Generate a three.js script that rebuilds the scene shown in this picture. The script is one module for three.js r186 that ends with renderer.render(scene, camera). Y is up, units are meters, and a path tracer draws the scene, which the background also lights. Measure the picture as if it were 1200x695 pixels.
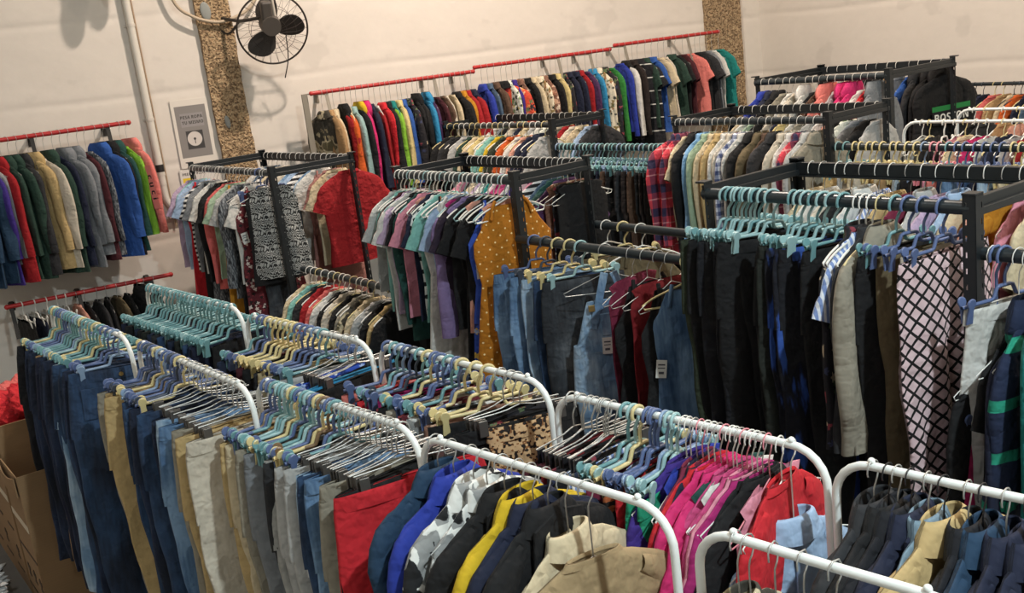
import * as THREE from 'three';
import { mergeGeometries } from 'three/addons/utils/BufferGeometryUtils.js';
import { RoundedBoxGeometry } from 'three/addons/geometries/RoundedBoxGeometry.js';
import { RectAreaLightUniformsLib } from 'three/addons/lights/RectAreaLightUniformsLib.js';

// ---------------------------------------------------------------- camera
const scene = new THREE.Scene();
const V3 = (x, y, z) => new THREE.Vector3(x, y, z);
const FOCAL = 1208.3, PITCH = 0.23985, ROLL = -0.124925, YAW = Math.PI / 2 - 1.127957;
const EYE = V3(0, 2.45, 0);
const yawTurn = (x, y, z) => V3(Math.cos(YAW) * x - Math.sin(YAW) * z, y, Math.sin(YAW) * x + Math.cos(YAW) * z);
const camF = yawTurn(0, -Math.sin(PITCH), -Math.cos(PITCH));
const camU0 = yawTurn(0, Math.cos(PITCH), -Math.sin(PITCH)), camR0 = yawTurn(1, 0, 0);
const camR = camR0.clone().multiplyScalar(Math.cos(ROLL)).addScaledVector(camU0, Math.sin(ROLL));
const camU = camU0.clone().multiplyScalar(Math.cos(ROLL)).addScaledVector(camR0, -Math.sin(ROLL));
const camera = new THREE.PerspectiveCamera(2 * Math.atan(347.5 / FOCAL) * 180 / Math.PI, 1200 / 695, 0.05, 60);
camera.position.copy(EYE);
camera.quaternion.setFromRotationMatrix(new THREE.Matrix4().makeBasis(camR, camU, camF.clone().negate()));
scene.add(camera);
// a direction through a photograph pixel, met with a level, the back wall, or a rack plane
const ray = (px, py) => camF.clone().addScaledVector(camR, (px - 600) / FOCAL).addScaledVector(camU, (347.5 - py) / FOCAL);
const atHeight = (px, py, y) => { const r = ray(px, py); return EYE.clone().addScaledVector(r, (y - EYE.y) / r.y); };
const atZ = (px, py, z) => { const r = ray(px, py); return EYE.clone().addScaledVector(r, z / r.z); };

// ---------------------------------------------------------------- lights
RectAreaLightUniformsLib.init();
const renderer = new THREE.WebGLRenderer({ antialias: true });
renderer.toneMapping = THREE.LinearToneMapping;
renderer.toneMappingExposure = 2.7;
renderer.shadowMap.enabled = true;
scene.background = new THREE.Color(0x000000);
const CEIL = 6.6;
// high-bay lamps hung in the hall: x, height, z, linear colour, strength
const LAMPS = [
  [3.6, 6.0, -6.1, [1.0, 0.83, 0.70], 980],
  [-1.4, 6.0, -5.2, [1.0, 0.94, 0.88], 95],
  [2.1, 6.0, 1.6, [0.86, 0.97, 1.0], 1220],
  [6.0, 6.0, -2.2, [1.0, 0.82, 0.64], 430],
  [-1.8, 6.0, -0.6, [0.90, 0.98, 1.0], 130],
];

// ---------------------------------------------------------------- small tools
let seed = 12345;
const rnd = () => { seed = (seed + 0x6D2B79F5) | 0; let t = Math.imul(seed ^ (seed >>> 15), 1 | seed); t = (t + Math.imul(t ^ (t >>> 7), 61 | t)) ^ t; return ((t ^ (t >>> 14)) >>> 0) / 4294967296; };
const rr = (a, b) => a + (b - a) * rnd();
const clamp = (v, a = 0, b = 1) => Math.min(b, Math.max(a, v));
const mix = (a, b, t) => a + (b - a) * t;
const sstep = (a, b, x) => { const t = clamp((x - a) / (b - a)); return t * t * (3 - 2 * t); };
const used = new Map();
function numbered(n) { const k = used.get(n) || 0; used.set(n, k + 1); return k ? `${n}_${String(k).padStart(3, '0')}` : n; }
function shade(o) { o.traverse(m => { if (m.isMesh) { m.castShadow = true; m.receiveShadow = true; } }); return o; }
function top(o, name, label, category, group, kind) {
  o.name = numbered(name);
  if (label) o.userData.label = label;
  if (category) o.userData.category = category;
  if (group) o.userData.group = group;
  if (kind) o.userData.kind = kind;
  scene.add(shade(o)); return o;
}
function part(name, g, m, parent, label) { const o = new THREE.Mesh(g, m); o.name = name; if (label) o.userData.label = label; parent.add(o); return o; }
function structure(name, g, m, label) { const o = new THREE.Mesh(g, m); return top(o, name, label, name.split('_')[0], null, 'structure'); }

// tileable value noise
const hashT = (x, y, s) => { let h = Math.imul(x, 374761393) ^ Math.imul(y, 668265263) ^ Math.imul(s, 1274126177); h = Math.imul(h ^ (h >>> 13), 1274126177); return ((h ^ (h >>> 16)) >>> 0) / 4294967296; };
function vnoise(u, v, px, py, s) {
  const x = u * px, y = v * py, x0 = Math.floor(x), y0 = Math.floor(y), fx = x - x0, fy = y - y0;
  const sx = fx * fx * (3 - 2 * fx), sy = fy * fy * (3 - 2 * fy), m = (a, n) => ((a % n) + n) % n;
  const h = (i, j) => hashT(m(x0 + i, px), m(y0 + j, py), s);
  return mix(mix(h(0, 0), h(1, 0), sx), mix(h(0, 1), h(1, 1), sx), sy);
}
function fbm(u, v, px, py, s, o = 4) { let a = 0.5, r = 0, n = 0; for (let i = 0; i < o; i++) { r += a * vnoise(u, v, px, py, s + i); n += a; a *= 0.5; px *= 2; py *= 2; } return r / n; }
function texture(w, h, f, srgb = true) {
  const d = new Uint8Array(w * h * 4);
  for (let j = 0; j < h; j++) for (let i = 0; i < w; i++) {
    const c = f((i + 0.5) / w, (j + 0.5) / h), k = (j * w + i) * 4;
    const a = Array.isArray(c) ? c : [c, c, c];
    d[k] = clamp(a[0]) * 255; d[k + 1] = clamp(a[1]) * 255; d[k + 2] = clamp(a[2]) * 255; d[k + 3] = 255;
  }
  const t = new THREE.DataTexture(d, w, h); t.wrapS = t.wrapT = THREE.RepeatWrapping;
  t.magFilter = THREE.LinearFilter; t.minFilter = THREE.LinearMipmapLinearFilter; t.generateMipmaps = true;
  if (srgb) t.colorSpace = THREE.SRGBColorSpace; t.needsUpdate = true; return t;
}
const hex = s => [parseInt(s.slice(1, 3), 16) / 255, parseInt(s.slice(3, 5), 16) / 255, parseInt(s.slice(5, 7), 16) / 255];
const mixc = (a, b, t) => a.map((v, i) => mix(v, b[i], t));

// ---------------------------------------------------------------- geometry helpers
function tube(pts, r, seg = 24, rad = 6, closed = false, tension = 0.5) {
  return new THREE.TubeGeometry(new THREE.CatmullRomCurve3(pts, closed, 'catmullrom', tension), seg, r, rad, closed);
}
function rod(a, b, r, rad = 10) {
  const d = b.clone().sub(a), g = new THREE.CylinderGeometry(r, r, d.length(), rad, 1);
  g.applyQuaternion(new THREE.Quaternion().setFromUnitVectors(V3(0, 1, 0), d.clone().normalize()));
  g.translate((a.x + b.x) / 2, (a.y + b.y) / 2, (a.z + b.z) / 2); return g;
}
function box(w, h, d, x = 0, y = 0, z = 0, bev = 0.003) { const g = bev ? new RoundedBoxGeometry(w, h, d, 1, bev) : new THREE.BoxGeometry(w, h, d); g.translate(x, y, z); return g; }
const merge = list => mergeGeometries(list.map(g => g.index ? g.toNonIndexed() : g).map(g => { const k = new THREE.BufferGeometry(); for (const n of ['position', 'normal', 'uv']) k.setAttribute(n, g.attributes[n]); return k; }));
// a cloth tube swept through rings; ring = [cx, cy, cz, rx, rz, ax, ay]: centre, half width along (ax, ay), half thickness along z
function cloth(rings, n, disp, capEnd = false) {
  const pos = [], uv = [], idx = [];
  rings.forEach(([cx, cy, cz, rx, rz, ax = 1, ay = 0], j) => {
    for (let i = 0; i <= n; i++) {
      const a = i / n * Math.PI * 2, ca = Math.cos(a), sa = Math.sin(a);
      let x = cx + ax * ca * rx, y = cy + ay * ca * rx, z = cz + sa * rz;
      if (disp) { const d = disp(x, y, j / (rings.length - 1), ca); z += d[0]; x += d[1] || 0; y += d[2] || 0; }
      pos.push(x, y, z); uv.push(x + (sa < 0 ? 0.37 : 0), y);
    }
  });
  const w = n + 1;
  for (let j = 0; j < rings.length - 1; j++) for (let i = 0; i < n; i++) { const a = j * w + i; idx.push(a, a + 1, a + w, a + 1, a + w + 1, a + w); }
  const g = new THREE.BufferGeometry();
  g.setAttribute('position', new THREE.Float32BufferAttribute(pos, 3)); g.setAttribute('uv', new THREE.Float32BufferAttribute(uv, 2)); g.setIndex(idx);
  g.computeVertexNormals();
  // close the seam in the normals
  const nn = g.attributes.normal;
  for (let j = 0; j < rings.length; j++) { const a = j * w, b = a + n; const v = V3(nn.getX(a) + nn.getX(b), nn.getY(a) + nn.getY(b), nn.getZ(a) + nn.getZ(b)).normalize(); nn.setXYZ(a, v.x, v.y, v.z); nn.setXYZ(b, v.x, v.y, v.z); }
  return g;
}
function planarUV(g, s = 1) { const p = g.attributes.position, u = g.attributes.uv; for (let i = 0; i < p.count; i++) u.setXY(i, (p.getX(i) + p.getZ(i)) * s, p.getY(i) * s); return g; }

// ---------------------------------------------------------------- surface materials
const std = (color, rough = 0.6, o = {}) => new THREE.MeshStandardMaterial({ color: new THREE.Color(color), roughness: rough, ...o });
const wallMap = texture(1024, 1024, (u, v) => {
  const a = fbm(u, v, 3, 5, 1, 5), b = fbm(u, v, 40, 60, 9, 3), s = sstep(0.62, 0.72, fbm(u, v, 9, 14, 23, 4));
  const k = 0.93 + 0.07 * a + 0.02 * (b - 0.5) - 0.035 * s; return [k, k * 0.985, k * 0.962];
});
const wallBump = texture(512, 512, (u, v) => {
  const wob = 0.02 * (fbm(u, v, 2, 4, 5, 3) - 0.5), y = ((v + wob) * 5) % 1, joint = Math.exp(-Math.pow((Math.abs(y - 0.5) - 0.5) / 0.05, 2));
  return 0.55 + 0.25 * (fbm(u, v, 10, 14, 31, 5) - 0.5) - 0.28 * joint * (0.4 + 0.6 * vnoise(u, v, 5, 9, 77));
}, false);
for (const t of [wallMap, wallBump]) t.repeat.set(1 / 3, 1 / 3);
const wallMat = new THREE.MeshStandardMaterial({ color: new THREE.Color().setRGB(0.78, 0.755, 0.72), roughness: 0.82, map: wallMap, bumpMap: wallBump, bumpScale: 0.02 });
const concreteMap = texture(256, 512, (u, v) => {
  const a = fbm(u, v, 46, 92, 3, 3), b = fbm(u, v, 5, 10, 8, 3), pit = sstep(0.60, 0.72, fbm(u, v, 44, 88, 15, 2));
  return mixc(mixc(hex('#94795a'), hex('#c8b08c'), clamp(a * 1.25 - 0.1)), hex('#6b5640'), pit * 0.7).map(c => c * (0.86 + 0.2 * b));
});
const concreteBump = texture(256, 512, (u, v) => fbm(u, v, 30, 60, 3, 3) - 0.5 * sstep(0.58, 0.72, fbm(u, v, 44, 88, 15, 2)) + 0.25, false);
for (const t of [concreteMap, concreteBump]) t.repeat.set(1 / 0.5, 1);
const concreteMat = new THREE.MeshStandardMaterial({ color: 0xffffff, roughness: 0.95, map: concreteMap, bumpMap: concreteBump, bumpScale: 0.02 });
const floorMap = texture(512, 512, (u, v) => { const k = 0.30 + 0.10 * fbm(u, v, 4, 4, 51, 5) + 0.03 * fbm(u, v, 50, 50, 52, 2); return [k, k, k * 0.98]; });
floorMap.repeat.set(0.4, 0.4);
const floorMat = new THREE.MeshStandardMaterial({ color: 0xffffff, roughness: 0.7, map: floorMap });
const ceilMat = std('#b9b4ab', 0.9);
const blackSteel = new THREE.MeshStandardMaterial({ color: new THREE.Color('#23282b'), roughness: 0.42, metalness: 0.25 });
const tubeSteel = new THREE.MeshStandardMaterial({ color: new THREE.Color('#343c40'), roughness: 0.32, metalness: 0.35 });
const whiteEnamel = std('#e9edea', 0.3);
const redPaint = std('#b02a2a', 0.42);
const darkIron = std('#2a2826', 0.6, { metalness: 0.3 });
const greyIron = std('#8a8478', 0.6, { metalness: 0.2 });
const wireMat = std('#b4b5b2', 0.42, { metalness: 0.6 });
const darkWire = std('#6d6a66', 0.4, { metalness: 0.7 });
const whitePlastic = std('#e2e2dc', 0.4);

// ---------------------------------------------------------------- fabrics
const weaveBump = texture(512, 512, (u, v) => {
  const f = fbm(u + 0.06 * fbm(u, v, 3, 3, 4, 2), v, 9, 3, 21, 4), c = fbm(u, v, 14, 18, 33, 3);
  const rdg = 1 - Math.abs(2 * fbm(u + 0.1 * c, v, 4, 7, 37, 4) - 1) * 2.2;
  return 0.45 + 0.6 * (f - 0.5) + 0.3 * (c - 0.5) + 0.2 * Math.max(0, rdg);
}, false);
weaveBump.repeat.set(1 / 0.45, 1 / 0.6);
const mottle = texture(256, 256, (u, v) => { const k = 0.86 + 0.14 * fbm(u, v, 5, 3, 41, 4) + 0.05 * (fbm(u, v, 60, 60, 42, 2) - 0.5); return k; });
mottle.repeat.set(1 / 0.4, 1 / 0.5);
function denim(dark, light, s) { const a = hex(dark), b = hex(light); return (u, v) => { const w = fbm(u, v, 4, 2, s, 4), st = fbm(u, v, 70, 9, s + 5, 2), t = clamp((w - 0.33) * 2.6 + (st - 0.5) * 0.5); return mixc(a, b, t); }; }
function blobs(bg, cols, n, s, r0 = 0.05, r1 = 0.11) {
  const P = []; for (let i = 0; i < n; i++) P.push([hashT(i, 1, s), hashT(i, 2, s), mix(r0, r1, hashT(i, 3, s)), hex(cols[i % cols.length]), hashT(i, 4, s) * 6, 3 + (i % 4)]);
  const B = hex(bg);
  return (u, v) => { let c = B; for (const [x, y, r, k, ph, lobes] of P) { let dx = u - x, dy = v - y; dx -= Math.round(dx); dy -= Math.round(dy); const d = Math.hypot(dx, dy), a = Math.atan2(dy, dx); if (d < r * (0.75 + 0.25 * Math.cos(a * lobes + ph))) c = k; } return c; };
}
const PATTERN = {
  plaidred: ['red and navy plaid', 0.16, (u, v) => { const a = Math.abs(u - 0.5) < 0.17 ? 1 : 0, b = Math.abs(v - 0.5) < 0.17 ? 1 : 0, l = (Math.abs(u - 0.06) < 0.025 || Math.abs(v - 0.06) < 0.025) ? 1 : 0; let c = mixc(hex('#c9414f'), hex('#232a4a'), (a + b) * 0.46); return l ? mixc(c, hex('#e7b9b4'), 0.6) : c; }],
  plaidcream: ['cream and brown plaid', 0.1, (u, v) => { const a = Math.abs(u - 0.5) < 0.12 ? 1 : 0, b = Math.abs(v - 0.5) < 0.12 ? 1 : 0; return mixc(hex('#d9cba2'), hex('#6d5a3c'), (a + b) * 0.42); }],
  check: ['blue and white checked', 0.05, (u, v) => mixc(hex('#d6dae4'), hex('#34406a'), ((u < 0.5 ? 1 : 0) + (v < 0.5 ? 1 : 0)) * 0.46)],
  breton: ['black shirt with thin white stripes', 0.13, (u, v) => (v % 1 < 0.08 ? hex('#d8d8d2') : hex('#15161b'))],
  stripe: ['black and white striped', 0.035, (u, v) => (v < 0.5 ? hex('#d9d9d6') : hex('#1b1c20'))],
  bluestripe: ['blue and white striped', 0.02, (u, v) => (u < 0.45 ? hex('#dfe3ea') : hex('#7d93c4'))],
  tealstripe: ['navy with wide teal stripes', 0.16, (u, v) => (v < 0.22 ? hex('#1f8d73') : hex('#16233f'))],
  tiger: ['orange and black tiger striped', 0.09, (u, v) => { const w = v * 3 + 0.8 * fbm(u, v, 4, 3, 61, 3); return (w % 1) < 0.5 ? hex('#a75b32') : hex('#17110f'); }],
  zebra: ['black and grey zebra striped', 0.11, (u, v) => { const w = v * 5 + 4.2 * fbm(u, v, 4, 3, 62, 3); return (w % 1) < 0.5 ? hex('#a4a7a5') : hex('#1d1f20'); }],
  dots: ['mustard dress with cream dots', 0.06, (u, v) => ((Math.hypot(u - 0.25, v - 0.25) < 0.075 || Math.hypot(u - 0.75, v - 0.75) < 0.075) ? hex('#f0d8a0') : hex('#a9690f'))],
  bwdots: ['white with black spots', 0.07, (u, v) => (Math.hypot(u - 0.25, v - 0.25) < 0.17 || Math.hypot(u - 0.75, v - 0.75) < 0.17 ? hex('#17191e') : hex('#d9dcda'))],
  tiedye: ['navy and blue tie-dyed', 0.5, (u, v) => mixc(hex('#080b18'), hex('#2c4f9c'), sstep(0.42, 0.58, fbm(u, v, 16, 4, 63, 4)))],
  lattice: ['black latticed on pale pink', 0.05, (u, v) => { const a = Math.abs(((u + v) % 1) - 0.5), b = Math.abs(((u - v + 1) % 1) - 0.5); return a < 0.12 || b < 0.12 ? hex('#0c0a0c') : hex('#cdb4b8'); }],
  camo: ['camouflage print', 0.45, (u, v) => { const a = fbm(u, v, 6, 6, 64, 3), b = fbm(u, v, 7, 5, 67, 3); return a > 0.57 ? hex('#3a372f') : b > 0.55 ? hex('#8b8064') : a < 0.42 ? hex('#5d573f') : hex('#b0a78c'); }],
  marl: ['dark grey marl', 0.12, (u, v) => mixc(hex('#2c3036'), hex('#9aa0a4'), clamp(fbm(u, v, 30, 6, 65, 2) * 1.6 - 0.4))],
  leopard: ['brown leopard print', 0.1, (u, v) => { const a = fbm(u, v, 12, 12, 66, 2); return a > 0.6 ? hex('#1c1512') : a > 0.52 ? hex('#8a5b34') : hex('#c9a67c'); }],
  abstract: ['black, white and grey printed', 0.35, (u, v) => { const a = fbm(u, v, 6, 6, 68, 3), b = fbm(u, v, 9, 4, 69, 2); return a > 0.55 ? hex('#17181a') : b > 0.55 ? hex('#8b8d8c') : hex('#d9dad5'); }],
  floralred: ['red and orange flowered', 0.3, blobs('#c8492f', ['#7a1f26', '#d98a52', '#c02c30', '#2a2a30', '#d7b28a', '#5c6a48'], 34, 71)],
  floralcream: ['cream flowered', 0.25, blobs('#ddd3bb', ['#8b7a4e', '#55603f', '#a5744e', '#2f3330'], 22, 72)],
  floralbrown: ['brown flowered', 0.25, blobs('#7d5a4a', ['#c9a48a', '#4a3530', '#a5745e', '#e0cdb8'], 24, 73)],
  floralgreen: ['white and green flowered', 0.25, blobs('#d9dcd0', ['#3d5a3f', '#7f9a68', '#22302a', '#c9b04a'], 24, 74)],
  floralorange: ['black and orange flowered', 0.35, blobs('#1d1614', ['#c4501f', '#d9803a', '#7a2a18', '#a9b08a'], 22, 75, 0.07, 0.15)],
  floralblue: ['blue and white flowered', 0.25, blobs('#2f4fae', ['#e2e6ee', '#1b2a66', '#9fb4e0', '#d9b85a'], 24, 76)],
  floralpink: ['pink flowered', 0.25, blobs('#d9c6c8', ['#c2477a', '#8d4a78', '#d98a98', '#f0e6e2'], 24, 77)],
  floraldark: ['dark flowered', 0.25, blobs('#1e1d22', ['#8a3a44', '#5a6a4a', '#c9b79a', '#3a3f5c'], 24, 78)],
  floralmaroon: ['maroon and white flowered', 0.16, blobs('#5c1d26', ['#d8cfc8', '#8d3a3f', '#1d1416'], 26, 79)],
  jeans: ['mid-blue denim', 0.5, denim('#2f4c70', '#7796b6', 81)],
  darkjeans: ['dark blue denim', 0.5, denim('#131e30', '#2b4566', 82)],
  inkjeans: ['indigo denim', 0.5, denim('#0d1320', '#1c2c48', 83)],
  lightjeans: ['light blue denim', 0.5, denim('#6484a4', '#b2c6d6', 84)],
  paledenim: ['pale washed denim', 0.5, denim('#8a9ba8', '#c3ced2', 85)],
  greyjeans: ['charcoal denim', 0.5, denim('#23272c', '#4a5056', 86)],
};
const COLOUR = {
  black: ['#0b0c0f', 'black'], charcoal: ['#2a2b2e', 'charcoal'], grey: ['#80858a', 'grey'], palegrey: ['#b9bab8', 'pale grey'], silver: ['#a9aaa6', 'silver grey'],
  white: ['#dcdcd6', 'white'], offwhite: ['#d3cab8', 'off-white'], cream: ['#d8c8a6', 'cream'], tan: ['#b08d62', 'tan'], beige: ['#a8916c', 'beige'], sand: ['#c8ad79', 'sand-coloured'], khaki: ['#6a5d43', 'khaki'], stone: ['#9a9484', 'stone-coloured'],
  brown: ['#5d4636', 'brown'], chocolate: ['#221815', 'dark brown'], olive: ['#2f3928', 'olive green'], moss: ['#191e17', 'very dark green'],
  navy: ['#131c36', 'navy blue'], ink: ['#0a0d16', 'blue-black'], royal: ['#2339a0', 'royal blue'], blue: ['#2c5aa8', 'blue'], sky: ['#84b2dc', 'sky blue'], paleblue: ['#a9c3e2', 'pale blue'], slate: ['#4a6178', 'slate blue'], petrol: ['#1c3c58', 'petrol blue'], steel: ['#7890a0', 'blue-grey'], aqua: ['#2f8fc0', 'turquoise blue'], teal: ['#12827c', 'teal'], mint: ['#86c4ba', 'mint green'], seafoam: ['#98bab8', 'grey-green'],
  green: ['#2f8436', 'bright green'], forest: ['#223f34', 'dark green'], emerald: ['#1f9d78', 'emerald green'], bottle: ['#1c4a44', 'bottle green'], sage: ['#a2bba0', 'sage green'], lime: ['#8bc53a', 'lime green'],
  yellow: ['#d6b41e', 'yellow'], paleyellow: ['#ddca8c', 'pale yellow'], mustard: ['#c08418', 'mustard'], orange: ['#d8601f', 'orange'], coral: ['#da6a66', 'coral'], peach: ['#d89c88', 'peach'], salmon: ['#e8837a', 'salmon pink'],
  red: ['#a2121b', 'red'], brightred: ['#d0222e', 'bright red'], crimson: ['#7d1019', 'crimson'], maroon: ['#4c1822', 'maroon'], wine: ['#7a1f3d', 'wine red'],
  pink: ['#df93a6', 'pink'], hotpink: ['#d62a72', 'hot pink'], rose: ['#c8487e', 'rose pink'], dustypink: ['#ad7a72', 'dusty pink'], lilac: ['#c4acc8', 'lilac'], magenta: ['#a81e6c', 'magenta'], lavender: ['#85729f', 'lavender'], purple: ['#3c2784', 'purple'], plum: ['#4d2c58', 'plum'], aubergine: ['#2a1c30', 'aubergine'],
};
const fabricCache = new Map();
function fabric(key, shiny) {
  const id = key + (shiny ? '*' : ''); if (fabricCache.has(id)) return fabricCache.get(id);
  let m;
  if (PATTERN[key]) {
    const [, size, f] = PATTERN[key], n = size > 0.3 ? 256 : 128, t = texture(n, n, f); t.repeat.set(1 / size, 1 / size);
    m = new THREE.MeshStandardMaterial({ color: 0xffffff, roughness: 0.9, map: t, bumpMap: weaveBump, bumpScale: 0.02, side: THREE.DoubleSide });
  } else {
    m = new THREE.MeshStandardMaterial({ color: new THREE.Color(COLOUR[key][0]), roughness: shiny ? 0.38 : 0.88, map: mottle, bumpMap: weaveBump, bumpScale: 0.02, side: THREE.DoubleSide });
  }
  fabricCache.set(id, m); return m;
}
const say = k => (PATTERN[k] ? PATTERN[k][0] : COLOUR[k][1]);

// ---------------------------------------------------------------- garments (origin: centre of the rail they hang from; +z is the front)
const DROP = -0.085;                       // neck of a garment below the rail
const gcache = new Map();
const cached = (k, f) => { if (!gcache.has(k)) gcache.set(k, f()); return gcache.get(k); };
function folds(v, amp, y0 = DROP - 0.06, span = 0.45) { const p = v * 1.7, q = v * 2.9; return (x, y, s) => { const k = amp * (0.25 + 0.75 * sstep(0, span, y0 - y)); return [k * (Math.sin(x * 34 + p + y * 3) + 0.55 * Math.sin(x * 67 + q - y * 5) + 0.35 * Math.sin(y * 17 + x * 20 + p)), 0.4 * k * Math.sin(y * 19 + q)]; }; }
function bodyGeo(v, w, len, flare, th, neck = 0.07) {
  const R = [[neck, DROP - 0.012, th * 0.5], [neck + 0.045, DROP - 0.028, th * 0.55], [w * 0.78, DROP - 0.058, th * 0.62], [w * 0.93, DROP - 0.082, th * 0.7], [w, DROP - 0.11, th * 0.85], [w * 0.985, DROP - 0.17, th]];
  const n = 10; for (let i = 1; i <= n; i++) { const s = i / n; R.push([w * (mix(0.97, flare, s) - 0.035 * Math.sin(Math.PI * s)), DROP - 0.17 - s * (len - 0.17), th * mix(1, 1.15, s)]); }
  return cloth(R.map(([rx, y, rz]) => [0, y, 0, rx, rz]), 24, folds(v, th * 0.5));
}
function sleeveGeo(v, side, w, len, th, out) {
  const long = len > 0.3, P = [[0.5, -0.045], [0.72, -0.066], [0.9, -0.092], [1.01, -0.13], [1.06, -0.18]].map(([x, y]) => [x * w, DROP + y]), n = long ? 8 : 3, e = P[4];
  for (let i = 1; i <= n; i++) { const s = i / n; P.push(long ? [e[0] + 0.012 * Math.sin(s * 4 + v) + 0.012 * s, e[1] - s * (len - 0.08)] : [e[0] + 0.035 * s, e[1] - s * 0.075]); }
  const rad = [0.022, 0.04, 0.055, 0.064, 0.068], rz = [0.72, 0.82, 0.95, 1.05, 1.08];
  const R = P.map(([x, y], i) => {
    const p = P[Math.max(0, i - 1)], q = P[Math.min(P.length - 1, i + 1)], dx = q[0] - p[0], dy = q[1] - p[1], l = Math.hypot(dx, dy), t = i < 5 ? 0 : (i - 4) / n;
    const r = i < 5 ? rad[i] : mix(0.068, long ? 0.044 : 0.078, t), k = i < 5 ? rz[i] : mix(1.08, 0.95, t);
    const inset = i < 4 ? r * 0.75 : i === 4 ? r * 0.7 : r * 0.62, nx = -dy / l, ny = dx / l;   // keep the tube under the shoulder line
    return [side * (x - nx * inset * 1), y - Math.abs(ny) * inset, long ? 0.008 * Math.sin(t * 4 + v) * t : 0, r, th * k, side * nx, ny];
  });
  return cloth(R, 14, folds(v + side, th * 0.42));
}
function collarGeo(v, big) {
  const h = big ? 1.12 : 0.95;
  return cloth([[0, DROP - 0.03, 0, 0.078 * h, 0.022], [0, DROP + 0.01 * h, -0.004, 0.06, 0.024], [0, DROP + 0.018 * h, -0.004, 0.057, 0.025], [0, DROP + 0.012, -0.003, 0.066, 0.031], [0, DROP - 0.008, 0, 0.076 * h, 0.035], [0, DROP - 0.03 * h, 0.002, 0.09 * h, 0.036]], 22, (x, y, s, ca) => [0, 0, s > 0.9 ? -0.02 * (1 - ca * ca) : 0]);
}
function hoodGeo(v) {
  const R = []; for (let i = 0; i <= 7; i++) { const s = i / 7, a = Math.sin(Math.PI * mix(0.18, 0.98, s)); R.push([0, DROP + 0.055 - s * 0.2, -0.012 - 0.012 * a, 0.035 + 0.085 * a, 0.012 + 0.03 * a]); }
  return cloth(R, 16, (x, y, s) => [0.006 * Math.sin(x * 40 + v + y * 30), 0, 0]);
}
function lapelGeo(side) {
  const s = new THREE.Shape([[0.02, 0.0], [0.085, -0.02], [0.1, -0.13], [0.075, -0.135], [0.082, -0.16], [0.012, -0.36], [0.0, -0.33], [0.05, -0.14]].map(([x, y]) => new THREE.Vector2(side * x, y + DROP)));
  const g = new THREE.ExtrudeGeometry(s, { depth: 0.004, bevelEnabled: true, bevelSize: 0.002, bevelThickness: 0.002, bevelSegments: 1 }); g.translate(0, 0, 0.028); return planarUV(g);
}
const WAIST = -0.145;
function trouserGeo(v, w, len, th) {
  const hip = [], crotch = 0.27, n = 11, F = folds(v, th * 0.5, WAIST - 0.03, 0.4);
  for (let i = 0; i <= 6; i++) { const s = i / 6; hip.push([0, WAIST - s * crotch, 0, w * mix(1, 1.12, Math.sqrt(s)), th * mix(0.75, 1.05, s) * (i === 6 ? 0.75 : 1)]); }
  const parts = [cloth(hip, 24, F)];
  for (const k of [0, 1]) {
    const sg = k ? 1 : -1, R = [];
    for (let i = 0; i <= n; i++) { const s = i / n, y = WAIST - crotch + 0.09 - s * (len - crotch + 0.09), open = sstep(0, 0.16, s); R.push([sg * mix(w * 0.56, w * 0.5, s) + 0.02 * Math.sin(v * 1.3 + s * 2.5) * s, y, sg * 0.006 * s + 0.02 * Math.sin(v * 2 + s * 4 + k) * s, mix(w * 0.48, mix(w * 0.555, w * 0.4, s), open), th * mix(0.8, mix(1.1, 0.85, s), open)]); }
    parts.push(cloth(R, 18, F));
  }
  return merge(parts);
}
function foldedTrouserGeo(v, w, len, th) {
  const R = []; for (let i = 0; i <= 11; i++) { const s = i / 11; R.push([0.01 * Math.sin(v + s * 4), WAIST - s * len, 0.012 * Math.sin(v * 3 + s * 5), w * (0.62 + 0.1 * Math.sin(Math.min(1, s * 3) * 2.4)) * mix(1, 0.8, s), th * mix(0.9, 1, s)]); }
  return cloth(R, 20, folds(v, th * 0.5, WAIST, 0.4));
}
function bandGeo(w, th) { return cloth([[0, WAIST + 0.003, 0, w * 0.985, th * 0.7], [0, WAIST + 0.008, 0, w * 1.0, th * 0.8], [0, WAIST - 0.008, 0, w * 1.012, th * 0.9], [0, WAIST - 0.036, 0, w * 1.035, th * 0.98], [0, WAIST - 0.039, 0, w * 1.02, th * 0.9]], 24); }
function skirtGeo(v, w, len, flare, th) { const R = []; for (let i = 0; i <= 8; i++) { const s = i / 8; R.push([0, WAIST - s * len, 0, w * mix(0.95, flare, s), th * mix(0.8, 1.3, s)]); } return cloth(R, 22, folds(v, th * 0.6, WAIST, 0.3)); }
function pocketGeo(x, y, w, h, z) { const g = box(w, h, 0.006, x, y, z, 0.0025); return planarUV(g); }
function dressGeo(v, w, len, th) {
  const R = [[0.5, 0.0, 0.5], [0.62, 0.05, 0.6], [0.72, 0.10, 0.8], [0.95, 0.17, 1], [0.96, 0.24, 1], [0.88, 0.38, 1], [1.0, 0.55, 1.15], [1.1, 0.75, 1.25], [1.22, 1, 1.35]];
  return cloth(R.map(([x, s, z]) => [0, DROP - 0.03 - s * len, 0, w * x, th * z]), 20, folds(v, th * 0.4));
}
function strapGeo(w, s) { return planarUV(tube([V3(s * 0.075, DROP - 0.005, 0), V3(s * w * 0.44, DROP - 0.04, 0.015), V3(s * w * 0.5, DROP - 0.09, 0.018)], 0.009, 8, 5)); }

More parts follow.
